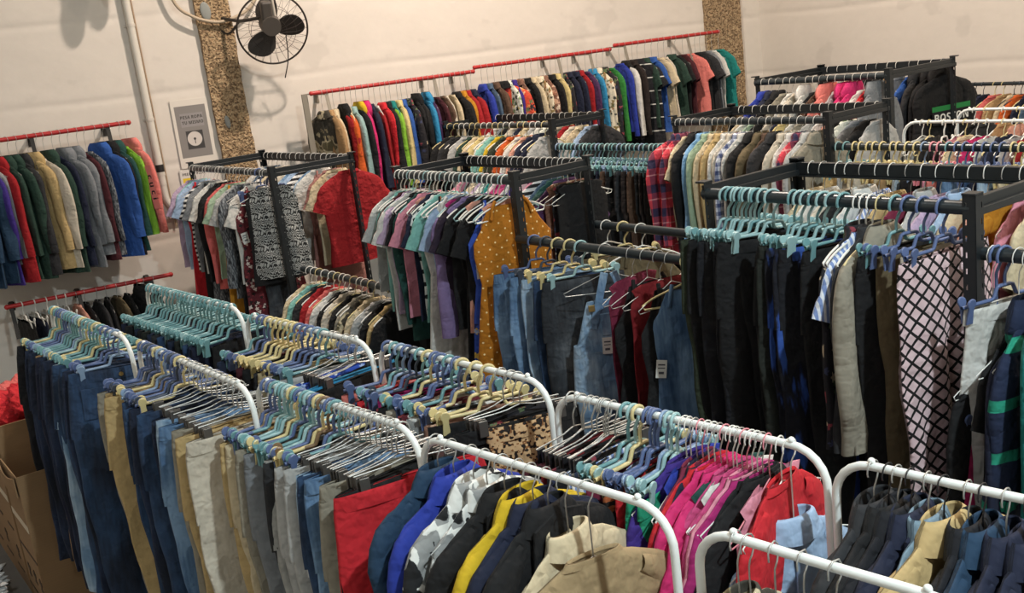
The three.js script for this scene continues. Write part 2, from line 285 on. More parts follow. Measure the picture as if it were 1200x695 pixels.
const TYPE = {
  tee: ['t_shirt', 'T-shirt', 'top'], polo: ['polo_shirt', 'polo shirt', 'top'], top: ['tank_top', 'sleeveless top', 'top'], long: ['sweater', 'long-sleeved sweater', 'sweater'],
  hoodie: ['hooded_sweatshirt', 'hooded sweatshirt', 'hoodie'], shirt: ['shirt', 'collared shirt', 'shirt'], jacket: ['jacket', 'jacket', 'jacket'], blazer: ['blazer', 'tailored blazer', 'blazer'],
  dress: ['dress', 'hanging dress', 'dress'], pants: ['trousers', 'trousers', 'trousers'], fold: ['trousers', 'folded trousers', 'trousers'], jean: ['jeans', 'jeans', 'jeans'],
  skirt: ['skirt', 'skirt', 'skirt'], shorts: ['shorts', 'shorts', 'shorts'], bib: ['dungarees', 'dungarees', 'dungarees'],
};
const CLIPPED = new Set(['pants', 'fold', 'jean', 'skirt', 'shorts']);
const tagMat = std('#e4e4de', 0.7), tagInk = std('#50525a', 0.7), brass = std('#a08a58', 0.4, { metalness: 0.7 });
const PRINTS = {
  chest: { w: 0.34, h: 0.13, x: 0, y: -0.36, z: 0.062, label: 'green band over white printed letters', draw: (k, w, h) => { k.fillStyle = '#0d0e11'; k.fillRect(0, 0, w, h); k.fillStyle = '#1f7a3c'; k.fillRect(0, 0, w, h * 0.28); k.fillStyle = '#dcdcd6'; k.textAlign = 'center'; k.font = 'bold ' + Math.round(h * 0.6) + 'px sans-serif'; k.fillText('BOSTON', w / 2, h * 0.86); } },
  sleeve: { w: 0.34, h: 0.07, x: 0.225, y: -0.42, z: 0.05, turn: -1.5, label: 'black letters printed down the sleeve', draw: (k, w, h) => { k.fillStyle = '#e8837a'; k.fillRect(0, 0, w, h); k.fillStyle = '#17120f'; k.textAlign = 'center'; k.font = 'bold ' + Math.round(h * 1.05) + 'px sans-serif'; k.fillText('c u c i', w / 2, h * 0.8); } },
  crest: { w: 0.13, h: 0.08, x: 0.06, y: -0.4, z: 0.05, label: 'small yellow and black chest crest', draw: (k, w, h) => { k.fillStyle = '#80858a'; k.fillRect(0, 0, w, h); k.fillStyle = '#1a1a1a'; k.fillRect(0, h * 0.2, w, h * 0.6); k.fillStyle = '#c9b53a'; k.fillRect(w * 0.25, h * 0.3, w * 0.5, h * 0.4); } },
};
function garment(type, col, o = {}) {
  const v = o.v ?? Math.floor(rnd() * 5), M = fabric(col, o.shiny), M2 = o.trim ? fabric(o.trim) : M, g = new THREE.Group();
  const th = o.th ?? 0.023, P = (n, k, f, m = M, lab) => part(n, cached(`${type}|${n}|${k}`, f), m, g, lab);
  if (CLIPPED.has(type)) {
    const w = o.w ?? 0.195, len = o.len ?? (type === 'shorts' ? 0.42 : type === 'skirt' ? 0.55 : 1.02), k = `${v}|${w}|${len}|${th}`;
    if (type === 'skirt') P('body', k, () => skirtGeo(v, w, len, 1.25, th));
    else if (type === 'fold') P('body', k, () => foldedTrouserGeo(v, w, len, th));
    else P('body', k, () => trouserGeo(v, w, len, th));
    if (type !== 'fold') P('waistband', `${w}|${th}`, () => bandGeo(w, th), M2);
    if (type === 'jean') {
      for (const s of [-1, 1]) P('pocket', `${s}|${w}|${th}`, () => pocketGeo(s * w * 0.52, WAIST - 0.125, 0.12, 0.13, th * 1.05), M2);
      P('button', `b${th}`, () => { const b = new THREE.CylinderGeometry(0.009, 0.009, 0.006, 10); b.rotateX(Math.PI / 2); b.translate(0, WAIST - 0.02, th * 1.1); return b; }, brass, 'small brass button');
    }
  } else if (type === 'dress') {
    const w = o.w ?? 0.2, len = o.len ?? 0.95, k = `${v}|${w}|${len}|${th}`;
    P('body', k, () => dressGeo(v, w, len, th)); for (const sd of [-1, 1]) P('strap', `${w}|${sd}`, () => strapGeo(w, sd), M2);
  } else if (type === 'bib') {
    const w = 0.2;
    P('body', `${v}`, () => { const t = trouserGeo(v, w, 0.92, 0.03); t.translate(0, -0.27, 0); return t; });
    P('bib', 'x', () => cloth([[0, DROP - 0.135, 0.0, 0.115, 0.012], [0, DROP - 0.2, 0, 0.14, 0.018], [0, DROP - 0.29, 0, 0.17, 0.026], [0, DROP - 0.36, 0, 0.2, 0.03]], 18), M2);
    P('waistband', 'x', () => { const b = bandGeo(w, 0.03); b.translate(0, -0.27, 0); return b; }, M2);
    for (const s of [-1, 1]) P('strap', `${s}`, () => planarUV(merge([box(0.036, 0.26, 0.006, 0, -0.13, 0).rotateZ(s * 0.32).translate(s * 0.02, DROP - 0.01, 0.022)])), M2);
    P('pocket', 'p', () => pocketGeo(0, DROP - 0.24, 0.13, 0.1, 0.028), M2);
    for (const s of [-1, 1]) P('buckle', `${s}`, () => box(0.03, 0.03, 0.008, s * 0.098, DROP - 0.16, 0.026, 0.003), brass, 'metal strap buckle');
  } else {
    const heavy = type === 'jacket' || type === 'blazer', w = o.w ?? (heavy ? 0.225 : type === 'top' ? 0.165 : 0.205), len = o.len ?? (heavy ? 0.74 : type === 'hoodie' ? 0.7 : 0.66), t2 = o.th ?? (heavy ? 0.029 : type === 'hoodie' ? 0.026 : 0.0205), k = `${v}|${w}|${len}|${t2}`;
    P('body', k, () => bodyGeo(v, w, len, type === 'top' ? 1.2 : o.flare ?? 1.02, t2, type === 'top' ? 0.1 : 0.07));
    const sl = type === 'top' ? 0 : type === 'tee' || type === 'polo' ? 0.17 : 0.6;
    const Ms = o.sleeve ? fabric(o.sleeve) : M;
    if (sl) for (const s of [-1, 1]) P('sleeve', `${s}|${k}|${sl}`, () => sleeveGeo(v, s, w, sl, t2, sl > 0.3 ? 0.03 : 0.075), Ms);
    if (type === 'shirt' || type === 'polo' || heavy) P('collar', heavy ? 'h' : 'c', () => collarGeo(v, heavy), M2);
    if (type === 'tee' || type === 'long') P('neckband', 'n', () => cloth([[0, DROP - 0.02, 0, 0.086, 0.018], [0, DROP - 0.004, 0, 0.074, 0.018], [0, DROP - 0.001, 0, 0.07, 0.016], [0, DROP - 0.01, 0, 0.066, 0.014]], 16), M2);
    if (type === 'hoodie') P('hood', `${v}`, () => hoodGeo(v), M2);
    if (type === 'blazer') for (const s of [-1, 1]) P('lapel', `${s}`, () => lapelGeo(s), M2);
    if (type === 'shirt' || type === 'jacket') P('placket', `${len}|${t2}`, () => pocketGeo(0, DROP - 0.06 - (len - 0.1) / 2, 0.03, len - 0.12, t2 * 1.15), M2);
  }
  if (o.tag) {
    const t = part('price_tag', cached('tag', () => box(0.045, 0.075, 0.0015, 0, 0, 0, 0)), tagMat, g, 'white paper price tag');
    t.position.set(o.tagx ?? -0.16, o.tagy ?? -0.42, th * 1.6); t.rotation.z = rr(-0.15, 0.15);
    const ink = part('print', cached('ink', () => merge([box(0.03, 0.006, 0.0006, 0, 0.018, 0.0011, 0), box(0.03, 0.004, 0.0006, 0, 0.004, 0.0011, 0), box(0.022, 0.01, 0.0006, 0, -0.016, 0.0011, 0)])), tagInk, t);
  }
  if (o.print) {
    const spec = PRINTS[o.print], c = document.createElement('canvas'); c.width = 256; c.height = Math.round(256 * spec.h / spec.w); spec.draw(c.getContext('2d'), c.width, c.height);
    const t = new THREE.CanvasTexture(c); t.colorSpace = THREE.SRGBColorSpace;
    const q = part('print', new THREE.PlaneGeometry(spec.w, spec.h), new THREE.MeshStandardMaterial({ map: t, roughness: 0.9 }), g, spec.label); q.position.set(spec.x, spec.y, spec.z); if (spec.turn) q.rotation.z = spec.turn;
  }
  return g;
}

// ---------------------------------------------------------------- hangers (origin: centre of the rail)
const hookPts = (R, ry) => [V3(0, -0.085, 0), V3(0.001, -R - 0.022 + ry, 0), V3(0.012, -R - 0.004 + ry, 0), V3(R * 0.86, -R * 0.5 + ry, 0), V3(R, ry, 0), V3(R * 0.72, R * 0.7 + ry, 0), V3(0, R + ry, 0), V3(-R * 0.72, R * 0.7 + ry, 0), V3(-R, ry, 0), V3(-R * 0.9, -R * 0.42 + ry, 0)];
const HANGCOL = {
  teal: ['#6b979b', 'teal green'], mint: ['#94b6b8', 'mint green'], blue: ['#56678f', 'slate blue'], paleblue: ['#8299b4', 'pale blue'], cream: ['#cfc08c', 'cream'], white: ['#dcdcd6', 'white'], black: ['#1e1f22', 'black'], dark: ['#3a4350', 'dark blue'], pink: ['#d88a94', 'pink'], brown: ['#7a6248', 'brown'], wire: null,
};
const hangMats = {}; for (const [k, c] of Object.entries(HANGCOL)) if (c) hangMats[k] = std(c[0], 0.38);
hangMats.wire = wireMat;
function clipGeo() {
  const s = new THREE.Shape(); s.moveTo(-0.011, -0.05); s.lineTo(0.011, -0.05); s.lineTo(0.008, -0.012);
  for (let i = 0; i <= 10; i++) { const a = -0.9 + i / 10 * (Math.PI + 1.8); s.lineTo(Math.cos(a) * 0.0145, 0.012 + Math.sin(a) * 0.0145); }
  s.lineTo(-0.008, -0.012);
  const one = z => { const g = new THREE.ExtrudeGeometry(s, { depth: 0.004, bevelEnabled: true, bevelSize: 0.0015, bevelThickness: 0.0015, bevelSegments: 1, curveSegments: 4 }); g.rotateX(z > 0 ? 0.16 : -0.16); g.translate(0, 0, z - 0.002); return g; };
  return merge([one(0.016), one(-0.016)]);
}
function hanger(kind, col, R, railR, halfW, neck = 0) {
  const ry = railR - (R - 0.005), m = hangMats[col], g = new THREE.Group();
  if (kind === 'clip') {
    const w = halfW || 0.155;
    part('body', cached(`clipbody${R}${railR}${w}${neck}`, () => merge([tube(neck ? [V3(0, -0.09 - neck, 0), ...hookPts(R, ry)] : hookPts(R, ry), 0.005, 24, 6), tube([V3(-w - 0.02, -0.125, 0), V3(-0.1, -0.125, 0), V3(-0.048, -0.124, 0), V3(-0.03, -0.09, 0), V3(0.03, -0.09, 0), V3(0.048, -0.124, 0), V3(0.1, -0.125, 0), V3(w + 0.02, -0.125, 0)].map(q => q.setY(q.y - neck)), 0.0062, 36, 6, false, 0.12)])), m, g);
    for (const s of [-1, 1]) { const c = part('clip', cached('clip', clipGeo), m, g); c.position.set(s * w, -0.125 - neck, 0); }
    return [g, 'clip_hanger', 'clip hanger'];
  }
  if (kind === 'wire') {
    const M = col === 'wire' ? wireMat : m;
    const geo = cached(`wire${R}${railR}${neck}`, () => merge([tube([V3(0, -0.1 - neck, 0), V3(0, -0.08 - neck * 0.5, 0), ...hookPts(R, ry).slice(1)], 0.0019, 22, 5), tube([V3(0, -0.095, 0), V3(0.03, -0.108, 0), V3(0.2, -0.172, 0), V3(0.205, -0.182, 0), V3(0.19, -0.187, 0), V3(0, -0.188, 0), V3(-0.19, -0.187, 0), V3(-0.205, -0.182, 0), V3(-0.2, -0.172, 0), V3(-0.03, -0.108, 0)].map(q => q.setY(q.y - neck)), 0.0019, 40, 5, true, 0.1)]));
    return [new THREE.Mesh(geo, M), 'wire_hanger', 'wire hanger'];
  }
  if (kind === 'snap') {   // thin steel hanger with two small spring clips
    part('body', cached(`snap${R}${railR}`, () => merge([tube(hookPts(R, ry), 0.0024, 22, 5), tube([V3(-0.15, -0.1, 0), V3(-0.05, -0.095, 0), V3(0, -0.085, 0), V3(0.05, -0.095, 0), V3(0.15, -0.1, 0)], 0.0024, 14, 5)])), wireMat, g);
    for (const s of [-1, 1]) { const c = part('clip', cached('snapclip', () => merge([box(0.028, 0.05, 0.006, 0, -0.02, 0.008, 0.002), box(0.028, 0.05, 0.006, 0, -0.02, -0.008, 0.002)])), col === 'black' ? hangMats.black : darkWire, g); c.position.set(s * 0.125, -0.112, 0); }
    return [g, 'spring_clip_hanger', 'steel hanger with spring clips'];
  }
  const geo = cached(`plas${R}${railR}`, () => merge([tube(hookPts(R, ry), 0.0031, 22, 6), tube([V3(0, -0.083, 0), V3(0.05, -0.1, 0), V3(0.15, -0.135, 0), V3(0.2, -0.165, 0), V3(0.19, -0.178, 0), V3(0.1, -0.176, 0), V3(-0.1, -0.176, 0), V3(-0.19, -0.178, 0), V3(-0.2, -0.165, 0), V3(-0.15, -0.135, 0), V3(-0.05, -0.1, 0)], 0.0042, 36, 6, true, 0.3)]));
  return [new THREE.Mesh(geo, m), 'plastic_hanger', 'plastic hanger'];
}

// ---------------------------------------------------------------- a rail's load of clothes
// items: "type:colour[:key=value,...]"; order runs from a to b; b is the end that shows its last garment's front
function load(a, b, opt) {
  const { items, where, R = 0.022, railR = 0.0095, hang = ['white'], kind = 'wire', turn, yaw = 0, jit = 0.12, t0 = 0.04, t1 = 0.96, at } = opt;
  const list = items.trim().split(/\s+/), d = b.clone().sub(a), ang = turn ?? Math.atan2(d.x, d.z);
  const keyOf = k => k === undefined ? '' : k.split(':').slice(0, 2).join(':'), count = {}; list.forEach(k => { count[keyOf(k)] = (count[keyOf(k)] || 0) + 1; });
  list.forEach((tok, i) => {
    const [type, col, ks] = tok.split(':'), o = {};
    if (ks) for (const kv of ks.split(',')) { const [k, v] = kv.split('='); o[k] = v === undefined ? true : isNaN(+v) ? v : +v; }
    const t = o.t ?? (at ? at(i, list.length) : t0 + (t1 - t0) * (list.length > 1 ? i / (list.length - 1) : 0.5) + (rnd() - 0.5) * 0.35 / list.length);
    const p = a.clone().addScaledVector(d, clamp(t)), th = ang + (o.yaw !== undefined ? o.yaw * Math.PI / 180 : yaw + rr(-jit, jit));
    const clip = CLIPPED.has(type), hk = o.hk || (clip ? (kind === 'snap' || kind === 'clip' ? kind : 'clip') : (o.drop ? 'wire' : kind === 'clip' || kind === 'snap' ? 'plastic' : kind)), hc = o.hc || hang[i % hang.length];
    if (type !== 'none') {
      const g = garment(type, col, o), [nm, words, cat] = TYPE[type];
      g.position.copy(p); g.rotation.y = th; if (o.drop) g.position.y -= o.drop;
      g.rotation.z = o.lean !== undefined ? o.lean * Math.PI / 180 : rr(-0.025, 0.025); g.rotation.x = rr(-0.02, 0.02);
      g.scale.set((o.sx || 1) * rr(0.95, 1.05), (o.sy || 1), 1);
      let desc = say(col); const noun = words.split(' ').pop();
      desc = desc.replace(/ (dress|shirt) with/, ' with');
      const extra = o.tag ? ' with price tag' : o.trim ? ` with ${say(o.trim)} trim` : o.sleeve ? ` with ${say(o.sleeve)} sleeves` : '';
      const other = [i - 1, i + 1, i - 2, i + 2].map(j => list[j]).find(k => k && k.split(':')[1] !== col) ?? [i - 1, i + 1].map(j => list[j]).find(k => k && keyOf(k) !== keyOf(tok));
      let beside = ''; if (count[keyOf(tok)] > 1 && other && !extra) { const [ot, oc] = other.split(':'); beside = ` beside ${say(oc).split(' ').slice(-3).join(' ')} ${TYPE[ot][1].split(' ').pop()}`; }
      if (`${desc} ${words}${beside} ${where}`.split(' ').length > 16) beside = '';
      const lab = o.label ? o.label.replace(/_/g, ' ') : `${desc} ${words}${extra}${beside} ${where}`;
      top(g, nm, lab, cat, `clothes ${where}`);
    }
    const hcol = hk === 'wire' ? (['white', 'black', 'pink'].includes(hc) ? hc : 'wire') : hk === 'snap' ? (hc === 'black' ? 'black' : 'wire') : hc === 'wire' ? 'white' : hc;
    const [h, hn, hw] = hanger(hk, hcol, R, railR, 0, hk === 'wire' || hk === 'clip' ? o.drop || 0 : 0);
    h.position.copy(p); h.rotation.y = th;
    const cn = hcol === 'wire' ? 'bare metal' : HANGCOL[hcol][1];
    top(h, hn, `${cn} ${hw} ${where}`, 'hanger', `hangers ${where}`);
  });
}

// ---------------------------------------------------------------- the hall
const WZ = -9, WX = 7.55, X0 = -4.2, Z1 = 4.6;
function slab(w, h, d, x, y, z) { // box with uv in metres
  const g = new THREE.BoxGeometry(w, h, d), p = g.attributes.position, n = g.attributes.normal, u = g.attributes.uv; g.translate(x, y, z);
  for (let i = 0; i < p.count; i++) { const ax = Math.abs(n.getX(i)), ay = Math.abs(n.getY(i)); u.setXY(i, ax > 0.5 ? p.getZ(i) : p.getX(i), ay > 0.5 ? p.getZ(i) : p.getY(i)); }
  return g;
}
const midX = (X0 + WX) / 2, midZ = (WZ + Z1) / 2, LX = WX - X0, LZ = Z1 - WZ;
structure('floor', slab(LX + 0.4, 0.2, LZ + 0.4, midX, -0.1, midZ), floorMat, 'dull grey concrete floor of the hall');
structure('ceiling', slab(LX + 0.4, 0.2, LZ + 0.4, midX, CEIL + 0.1, midZ), ceilMat, 'plain pale ceiling of the hall');
structure('wall_back', slab(LX + 0.4, CEIL, 0.2, midX, CEIL / 2, WZ - 0.1), wallMat, 'off-white painted wall with shallow horizontal bands behind red rails');
structure('wall_right', slab(0.2, CEIL, LZ, WX + 0.1, CEIL / 2, midZ), wallMat, 'plain cream wall meeting the corner pillar');
structure('wall_left', slab(0.2, CEIL, LZ, X0 - 0.1, CEIL / 2, midZ), wallMat, 'plain off-white side wall');
structure('wall_front', slab(LX + 0.4, CEIL, 0.2, midX, CEIL / 2, Z1 + 0.1), wallMat, 'plain off-white wall facing the red rails');
// concrete pillars let into the back wall
function roughPillar(x0, x1, proud, y1) {
  const nx = 10, ny = 90, g = new THREE.BoxGeometry(x1 - x0, y1, 0.1 + proud, nx, ny, 4); g.translate((x0 + x1) / 2, y1 / 2, WZ - 0.1 + (0.1 + proud) / 2);
  const p = g.attributes.position, u = g.attributes.uv;
  for (let i = 0; i < p.count; i++) {
    const x = p.getX(i), y = p.getY(i), z = p.getZ(i), e = 0.012 * (fbm((y * 0.37) % 1, 0.3, 16, 4, 91, 3) - 0.5) + 0.01 * (hashT(Math.round(y * 60), Math.round(z * 40), 5) - 0.5);
    p.setX(i, x + (Math.abs(x - x0) < 0.01 || Math.abs(x - x1) < 0.01 ? e : 0)); if (z > WZ) p.setZ(i, z + 0.008 * (hashT(Math.round(x * 70), Math.round(y * 40), 8) - 0.5));
    u.setXY(i, x + z, y);
  }
  g.computeVertexNormals(); return g;
}
const pillar = new THREE.Mesh(roughPillar(1.72, 2.0, 0.05, CEIL), concreteMat);
top(pillar, 'pillar', 'rough brown aggregate concrete pillar beside the wall fan', 'pillar', null, 'structure');
for (const [px, py, w, h] of [[241, 13, 0.085, 0.15], [267, 143, 0.045, 0.11]]) { // grey mortar patches
  const q = atZ(px, py, WZ + 0.06), s = new THREE.SphereGeometry(1, 14, 10); s.scale(w / 2, h / 2, 0.012); s.rotateZ(0.1); s.translate(q.x, q.y, WZ + 0.052);
  part('mortar_patch', s, std('#8f9390', 0.9), pillar, 'grey mortar patch');
}
top(new THREE.Mesh(roughPillar(6.86, 7.33, 0.03, CEIL), concreteMat), 'pillar', 'rough concrete pillar in the corner past the last red rail', 'pillar', null, 'structure');
structure('trim_1', slab(0.22, CEIL, 0.06, 7.44, CEIL / 2, WZ + 0.03), wallMat, 'painted strip of wall between corner pillar and side wall');

// ---------------------------------------------------------------- lamps
LAMPS.forEach(([x, y, z, c, k]) => {
  const g = new THREE.Group(); g.position.set(x, y, z);
  part('reflector', new THREE.LatheGeometry([[0.06, 0.3], [0.1, 0.28], [0.19, 0.14], [0.24, 0.02], [0.245, 0.0], [0.235, 0.0], [0.18, 0.12], [0.05, 0.24]].map(([a, b]) => new THREE.Vector2(a, b)), 28), std('#9a9c9c', 0.4, { metalness: 0.6 }), g);
  part('driver', merge([new THREE.CylinderGeometry(0.075, 0.085, 0.16, 18).translate(0, 0.37, 0)]), darkIron, g);
  part('rod', rod(V3(0, 0.44, 0), V3(0, CEIL - y, 0), 0.01), darkIron, g);
  part('lens', new THREE.CylinderGeometry(0.15, 0.15, 0.01, 24).translate(0, 0.06, 0), new THREE.MeshStandardMaterial({ color: 0xffffff, emissive: new THREE.Color().setRGB(...c), emissiveIntensity: 6 }), g);
  top(g, 'high_bay_lamp', 'round metal high-bay lamp hanging from the ceiling', 'lamp', 'high-bay lamps');
  const W = 0.2, L = new THREE.RectAreaLight(new THREE.Color().setRGB(...c), k, W, W);
  L.position.set(x, y + 0.035, z); L.lookAt(x, 0, z); L.castShadow = true; L.name = 'lamp_light'; scene.add(L);
});

// ---------------------------------------------------------------- racks
const TH = 0.1703, Lb = V3(-Math.sin(TH), 0, -Math.cos(TH)), Sb = V3(Math.cos(TH), 0, -Math.sin(TH));
const rk = (u, v, y) => V3(0, y, 0).addScaledVector(Lb, u).addScaledVector(Sb, v);
function postGeo(h) {
  const plate = (ry, ox, oz) => {
    const s = new THREE.Shape([[0, 0], [0.042, 0], [0.042, h], [0, h]].map(([x, y]) => new THREE.Vector2(x - 0.021, y)));
    for (let y = h - 0.03; y > h - 0.9; y -= 0.05) for (const x of [-0.004, 0.01]) { const e = new THREE.Path([[x - 0.003, y - 0.009], [x + 0.003, y - 0.009], [x + 0.003, y + 0.009], [x - 0.003, y + 0.009]].map(([a, b]) => new THREE.Vector2(a, b))); if (x > 0) s.holes.push(e); }
    const g = new THREE.ExtrudeGeometry(s, { depth: 0.003, bevelEnabled: false }); g.rotateY(ry); g.translate(ox, 0, oz); return g;
  };
  return merge([plate(0, 0, 0.0195), plate(Math.PI / 2, -0.021, 0)]);
}
function blackRack(u0, u1, v0, v1, y, hPost, label) {
  const uc = (u0 + u1) / 2, vc = (v0 + v1) / 2, g = new THREE.Group(), W = v1 - v0, D = u1 - u0;
  g.position.copy(rk(uc, vc, 0)); g.rotation.y = TH;
  for (const sx of [-1, 1]) for (const sz of [-1, 1]) {
    const p = part('post', cached(`post${hPost}`, () => postGeo(hPost)), blackSteel, g); p.position.set(sx * W / 2, 0, sz * D / 2); p.rotation.y = sx < 0 ? (sz > 0 ? 0 : Math.PI / 2) : (sz > 0 ? -Math.PI / 2 : Math.PI);
    const c = part('cap', box(0.046, 0.008, 0.046, 0, hPost + 0.004, 0, 0.002), blackSteel, g); c.position.set(sx * W / 2, 0, sz * D / 2);
  }
  part('hanging_rail', rod(V3(-W / 2, y, -D / 2), V3(-W / 2, y, D / 2), 0.022, 14), tubeSteel, g);
  part('beam', merge([box(0.028, 0.05, D, W / 2, y + 0.004, 0), box(0.04, 0.008, D, W / 2, y - 0.025, 0, 0.002)]), blackSteel, g);
  for (const s of [-1, 1]) {
    part('side_beam', merge([box(W, 0.055, 0.02, 0, y + 0.002, s * D / 2 - 0.004), box(W, 0.024, 0.034, 0, y - 0.012, s * D / 2 + 0.002)]), blackSteel, g);
    part('side_beam', merge([box(W, 0.05, 0.02, 0, 0.3, s * D / 2 - 0.004)]), blackSteel, g);
  }
  for (const s of [-1, 1]) part('foot_beam', box(0.025, 0.05, D, s * W / 2, 0.3, 0), blackSteel, g);
  return top(g, 'clothes_rack', label, 'clothes rack', 'black steel clothes racks');
}
function crossRail(u0, u1, v, y, label, r = 0.021) {
  return top(new THREE.Mesh(rod(rk(u0, v, y), rk(u1, v, y), r, 14), tubeSteel), 'hanging_rail', label, 'rail', 'low rails bridging the black racks');
}
const YB = 1.81, HP = 1.85;
const B1 = [6.43, 7.97, 2.73, 3.33], B2 = [3.98, 5.1, 2.9, 3.37], B3 = [1.65, 2.72, 2.86, 3.41], B5 = [3.7, 4.92, 4.93, 5.5], B6 = [6.2, 7.69, 4.93, 5.45], B4 = [4.1, 5.22, 6.12, 6.9];
blackRack(...B1, YB, HP, 'black slotted steel clothes rack below the wall fan, zebra top at its end');
blackRack(...B2, YB, HP, 'black slotted steel clothes rack with mustard dotted dress at its end');
blackRack(...B3, YB, HP, 'black slotted steel clothes rack carrying dark trousers on mint clip hangers');
blackRack(...B5, YB, HP, 'black slotted steel clothes rack carrying red plaid shirt and pale shirts');
blackRack(...B6, YB, HP, 'black slotted steel clothes rack behind the mustard dress rack, cream hangers');
blackRack(...B4, 1.94, 1.98, 'black slotted steel clothes rack against the cream side wall, black hoodie at end');
crossRail(5.1, 6.43, 2.83, 1.14, 'low black tube rail of small tops below red T-shirt');
crossRail(2.72, 3.98, 2.88, 1.53, 'black tube rail of denim between two black racks');
crossRail(2.72, 3.98, 3.38, 1.5, 'black tube rail with khaki dress behind the denim rail');
crossRail(4.92, 6.2, 4.93, 1.64, 'black tube rail lined with grey-green clip hanger hooks');
crossRail(2.4, 3.7, 4.95, 1.655, 'black tube rail lined with cream, pink and blue hanger hooks');
crossRail(0.9, 1.65, 2.88, 1.67, 'short black tube rail with white blouse on blue clip hanger');

function whiteRack(a, b, y, label, r = 0.0095, high = y) {
  const d = b.clone().sub(a), len = d.length(), g = new THREE.Group(); g.position.set((a.x + b.x) / 2, 0, (a.z + b.z) / 2); g.rotation.y = Math.atan2(d.x, d.z);
  const h = len / 2, c = 0.085, pts = [V3(0, 0.03, -h)];
  const path = new THREE.CurvePath(); path.add(new THREE.LineCurve3(V3(0, 0.03, -h), V3(0, y - c, -h))); path.add(new THREE.QuadraticBezierCurve3(V3(0, y - c, -h), V3(0, y, -h), V3(0, y, -h + c))); path.add(new THREE.LineCurve3(V3(0, y, -h + c), V3(0, y, h - c))); path.add(new THREE.QuadraticBezierCurve3(V3(0, y, h - c), V3(0, y, h), V3(0, y - c, h))); path.add(new THREE.LineCurve3(V3(0, y - c, h), V3(0, 0.03, h)));
  const P = []; P.push(V3(0, 0.03, -h), V3(0, (y - c) / 2, -h)); for (let i = 0; i <= 10; i++) { const t = i / 10, A = t * Math.PI / 2; P.push(V3(0, y - c + c * Math.sin(A), -h + c - c * Math.cos(A))); }
  P.push(V3(0, y, 0)); for (let i = 0; i <= 10; i++) { const t = i / 10, A = t * Math.PI / 2; P.push(V3(0, y - c + c * Math.cos(A), h - c + c * Math.sin(A))); } P.push(V3(0, (y - c) / 2, h), V3(0, 0.03, h));
  part('hanging_rail', new THREE.TubeGeometry(new THREE.CatmullRomCurve3(P, false, 'centripetal'), 150, r, 12), whiteEnamel, g);
  for (const s of [-1, 1]) {
    part('foot', merge([rod(V3(-0.22, 0.018, s * h), V3(0.22, 0.018, s * h), 0.0145, 10), rod(V3(0, 0.018, s * h), V3(0, 0.06, s * h), 0.018, 10)]), whiteEnamel, g);
    const k = new THREE.SphereGeometry(0.008, 10, 8); k.translate(0, y + r + 0.002, s * (h - c)); part('bolt', k, whiteEnamel, g, 'small white bolt head');
  }
  part('lower_bar', rod(V3(0, 0.16, -h), V3(0, 0.16, h), 0.009, 8), whiteEnamel, g);
  top(g, 'garment_rack', label, 'garment rack', 'white tube garment racks');
  const e = d.clone().normalize().multiplyScalar(c * 0.7), A = a.clone().add(e), B = b.clone().sub(e); A.y = B.y = y; return [A, B];
}
const YW = 1.5, W = (x0, y0, x1, y1, label) => whiteRack(atHeight(x0, y0, YW), atHeight(x1, y1, YW), YW, label);
const rackA = W(58, 361, 150, 397, 'white tube garment rack of dark jeans beside cardboard boxes');
const rackB = W(160, 401, 293, 457, 'white tube garment rack of khaki trousers with bare metal hooks');
const rackC = W(299, 445, 488, 506, 'white tube garment rack of trousers ending in red trousers');
const rackD = W(492, 510, 786, 600, 'white tube garment rack of jackets, one of them yellow');
const rackE = W(650, 461, 968, 530, 'white tube garment rack crowded with skirts and pink shirts');
const rackF = W(816, 617, 1150, 716, 'white tube garment rack with few wire hooks and camouflage shirt');
const rackG = W(978, 537, 1290, 605, 'white tube garment rack of dark blazers and sand-coloured jacket');
const rackH = W(170, 335, 282, 363, 'white tube garment rack packed with teal clip hangers');
const rackI = W(287, 369, 434, 403, 'white tube garment rack with cream and blue clip hangers');
const rackJ = W(443, 402, 642, 450, 'white tube garment rack of skirts in front of pale blouse');
{ // far white racks near the side wall
  const r1 = whiteRack(rk(3.78, 5.78, 0), rk(2.3, 5.78, 0), 1.675, 'white tube garment rack in front of black hoodie rack');
  const r2 = whiteRack(rk(3.8, 6.42, 0), rk(2.5, 6.42, 0), 1.665, 'white tube garment rack squeezed behind another by the side wall');
  load(...r1, { items: 'top:white top:charcoal skirt:black top:pink tee:cream top:hotpink top:white tee:navy top:palegrey top:red tee:white top:paleyellow top:black tee:peach top:white top:grey tee:pink top:floralpink', where: 'on white rack in front of black hoodie', hang: ['white', 'cream', 'wire'], kind: 'plastic' });
  load(...r2, { items: 'tee:black tee:charcoal tee:tan top:peach tee:white top:wine tee:black top:cream tee:navy top:coral tee:white tee:brown', where: 'on rear white rack by the side wall', hang: ['white', 'cream'], kind: 'plastic' });
  const a = V3(7.15, 1.67, -6.1), b = V3(7.15, 1.67, -4.6);
  const m = top(new THREE.Mesh(rod(a, b, 0.015), tubeSteel), 'side_rail', 'thin dark rail on the cream side wall', 'rail');
  load(a, b, { items: 'tee:black hoodie:black tee:charcoal tee:navy tee:coral tee:tan tee:cream tee:orange tee:navy tee:slate tee:plum tee:grey tee:brown tee:navy tee:black', where: 'on thin rail along the cream side wall', hang: ['cream', 'cream', 'black', 'dark'], kind: 'plastic', t0: 0.03, t1: 0.8 });
}

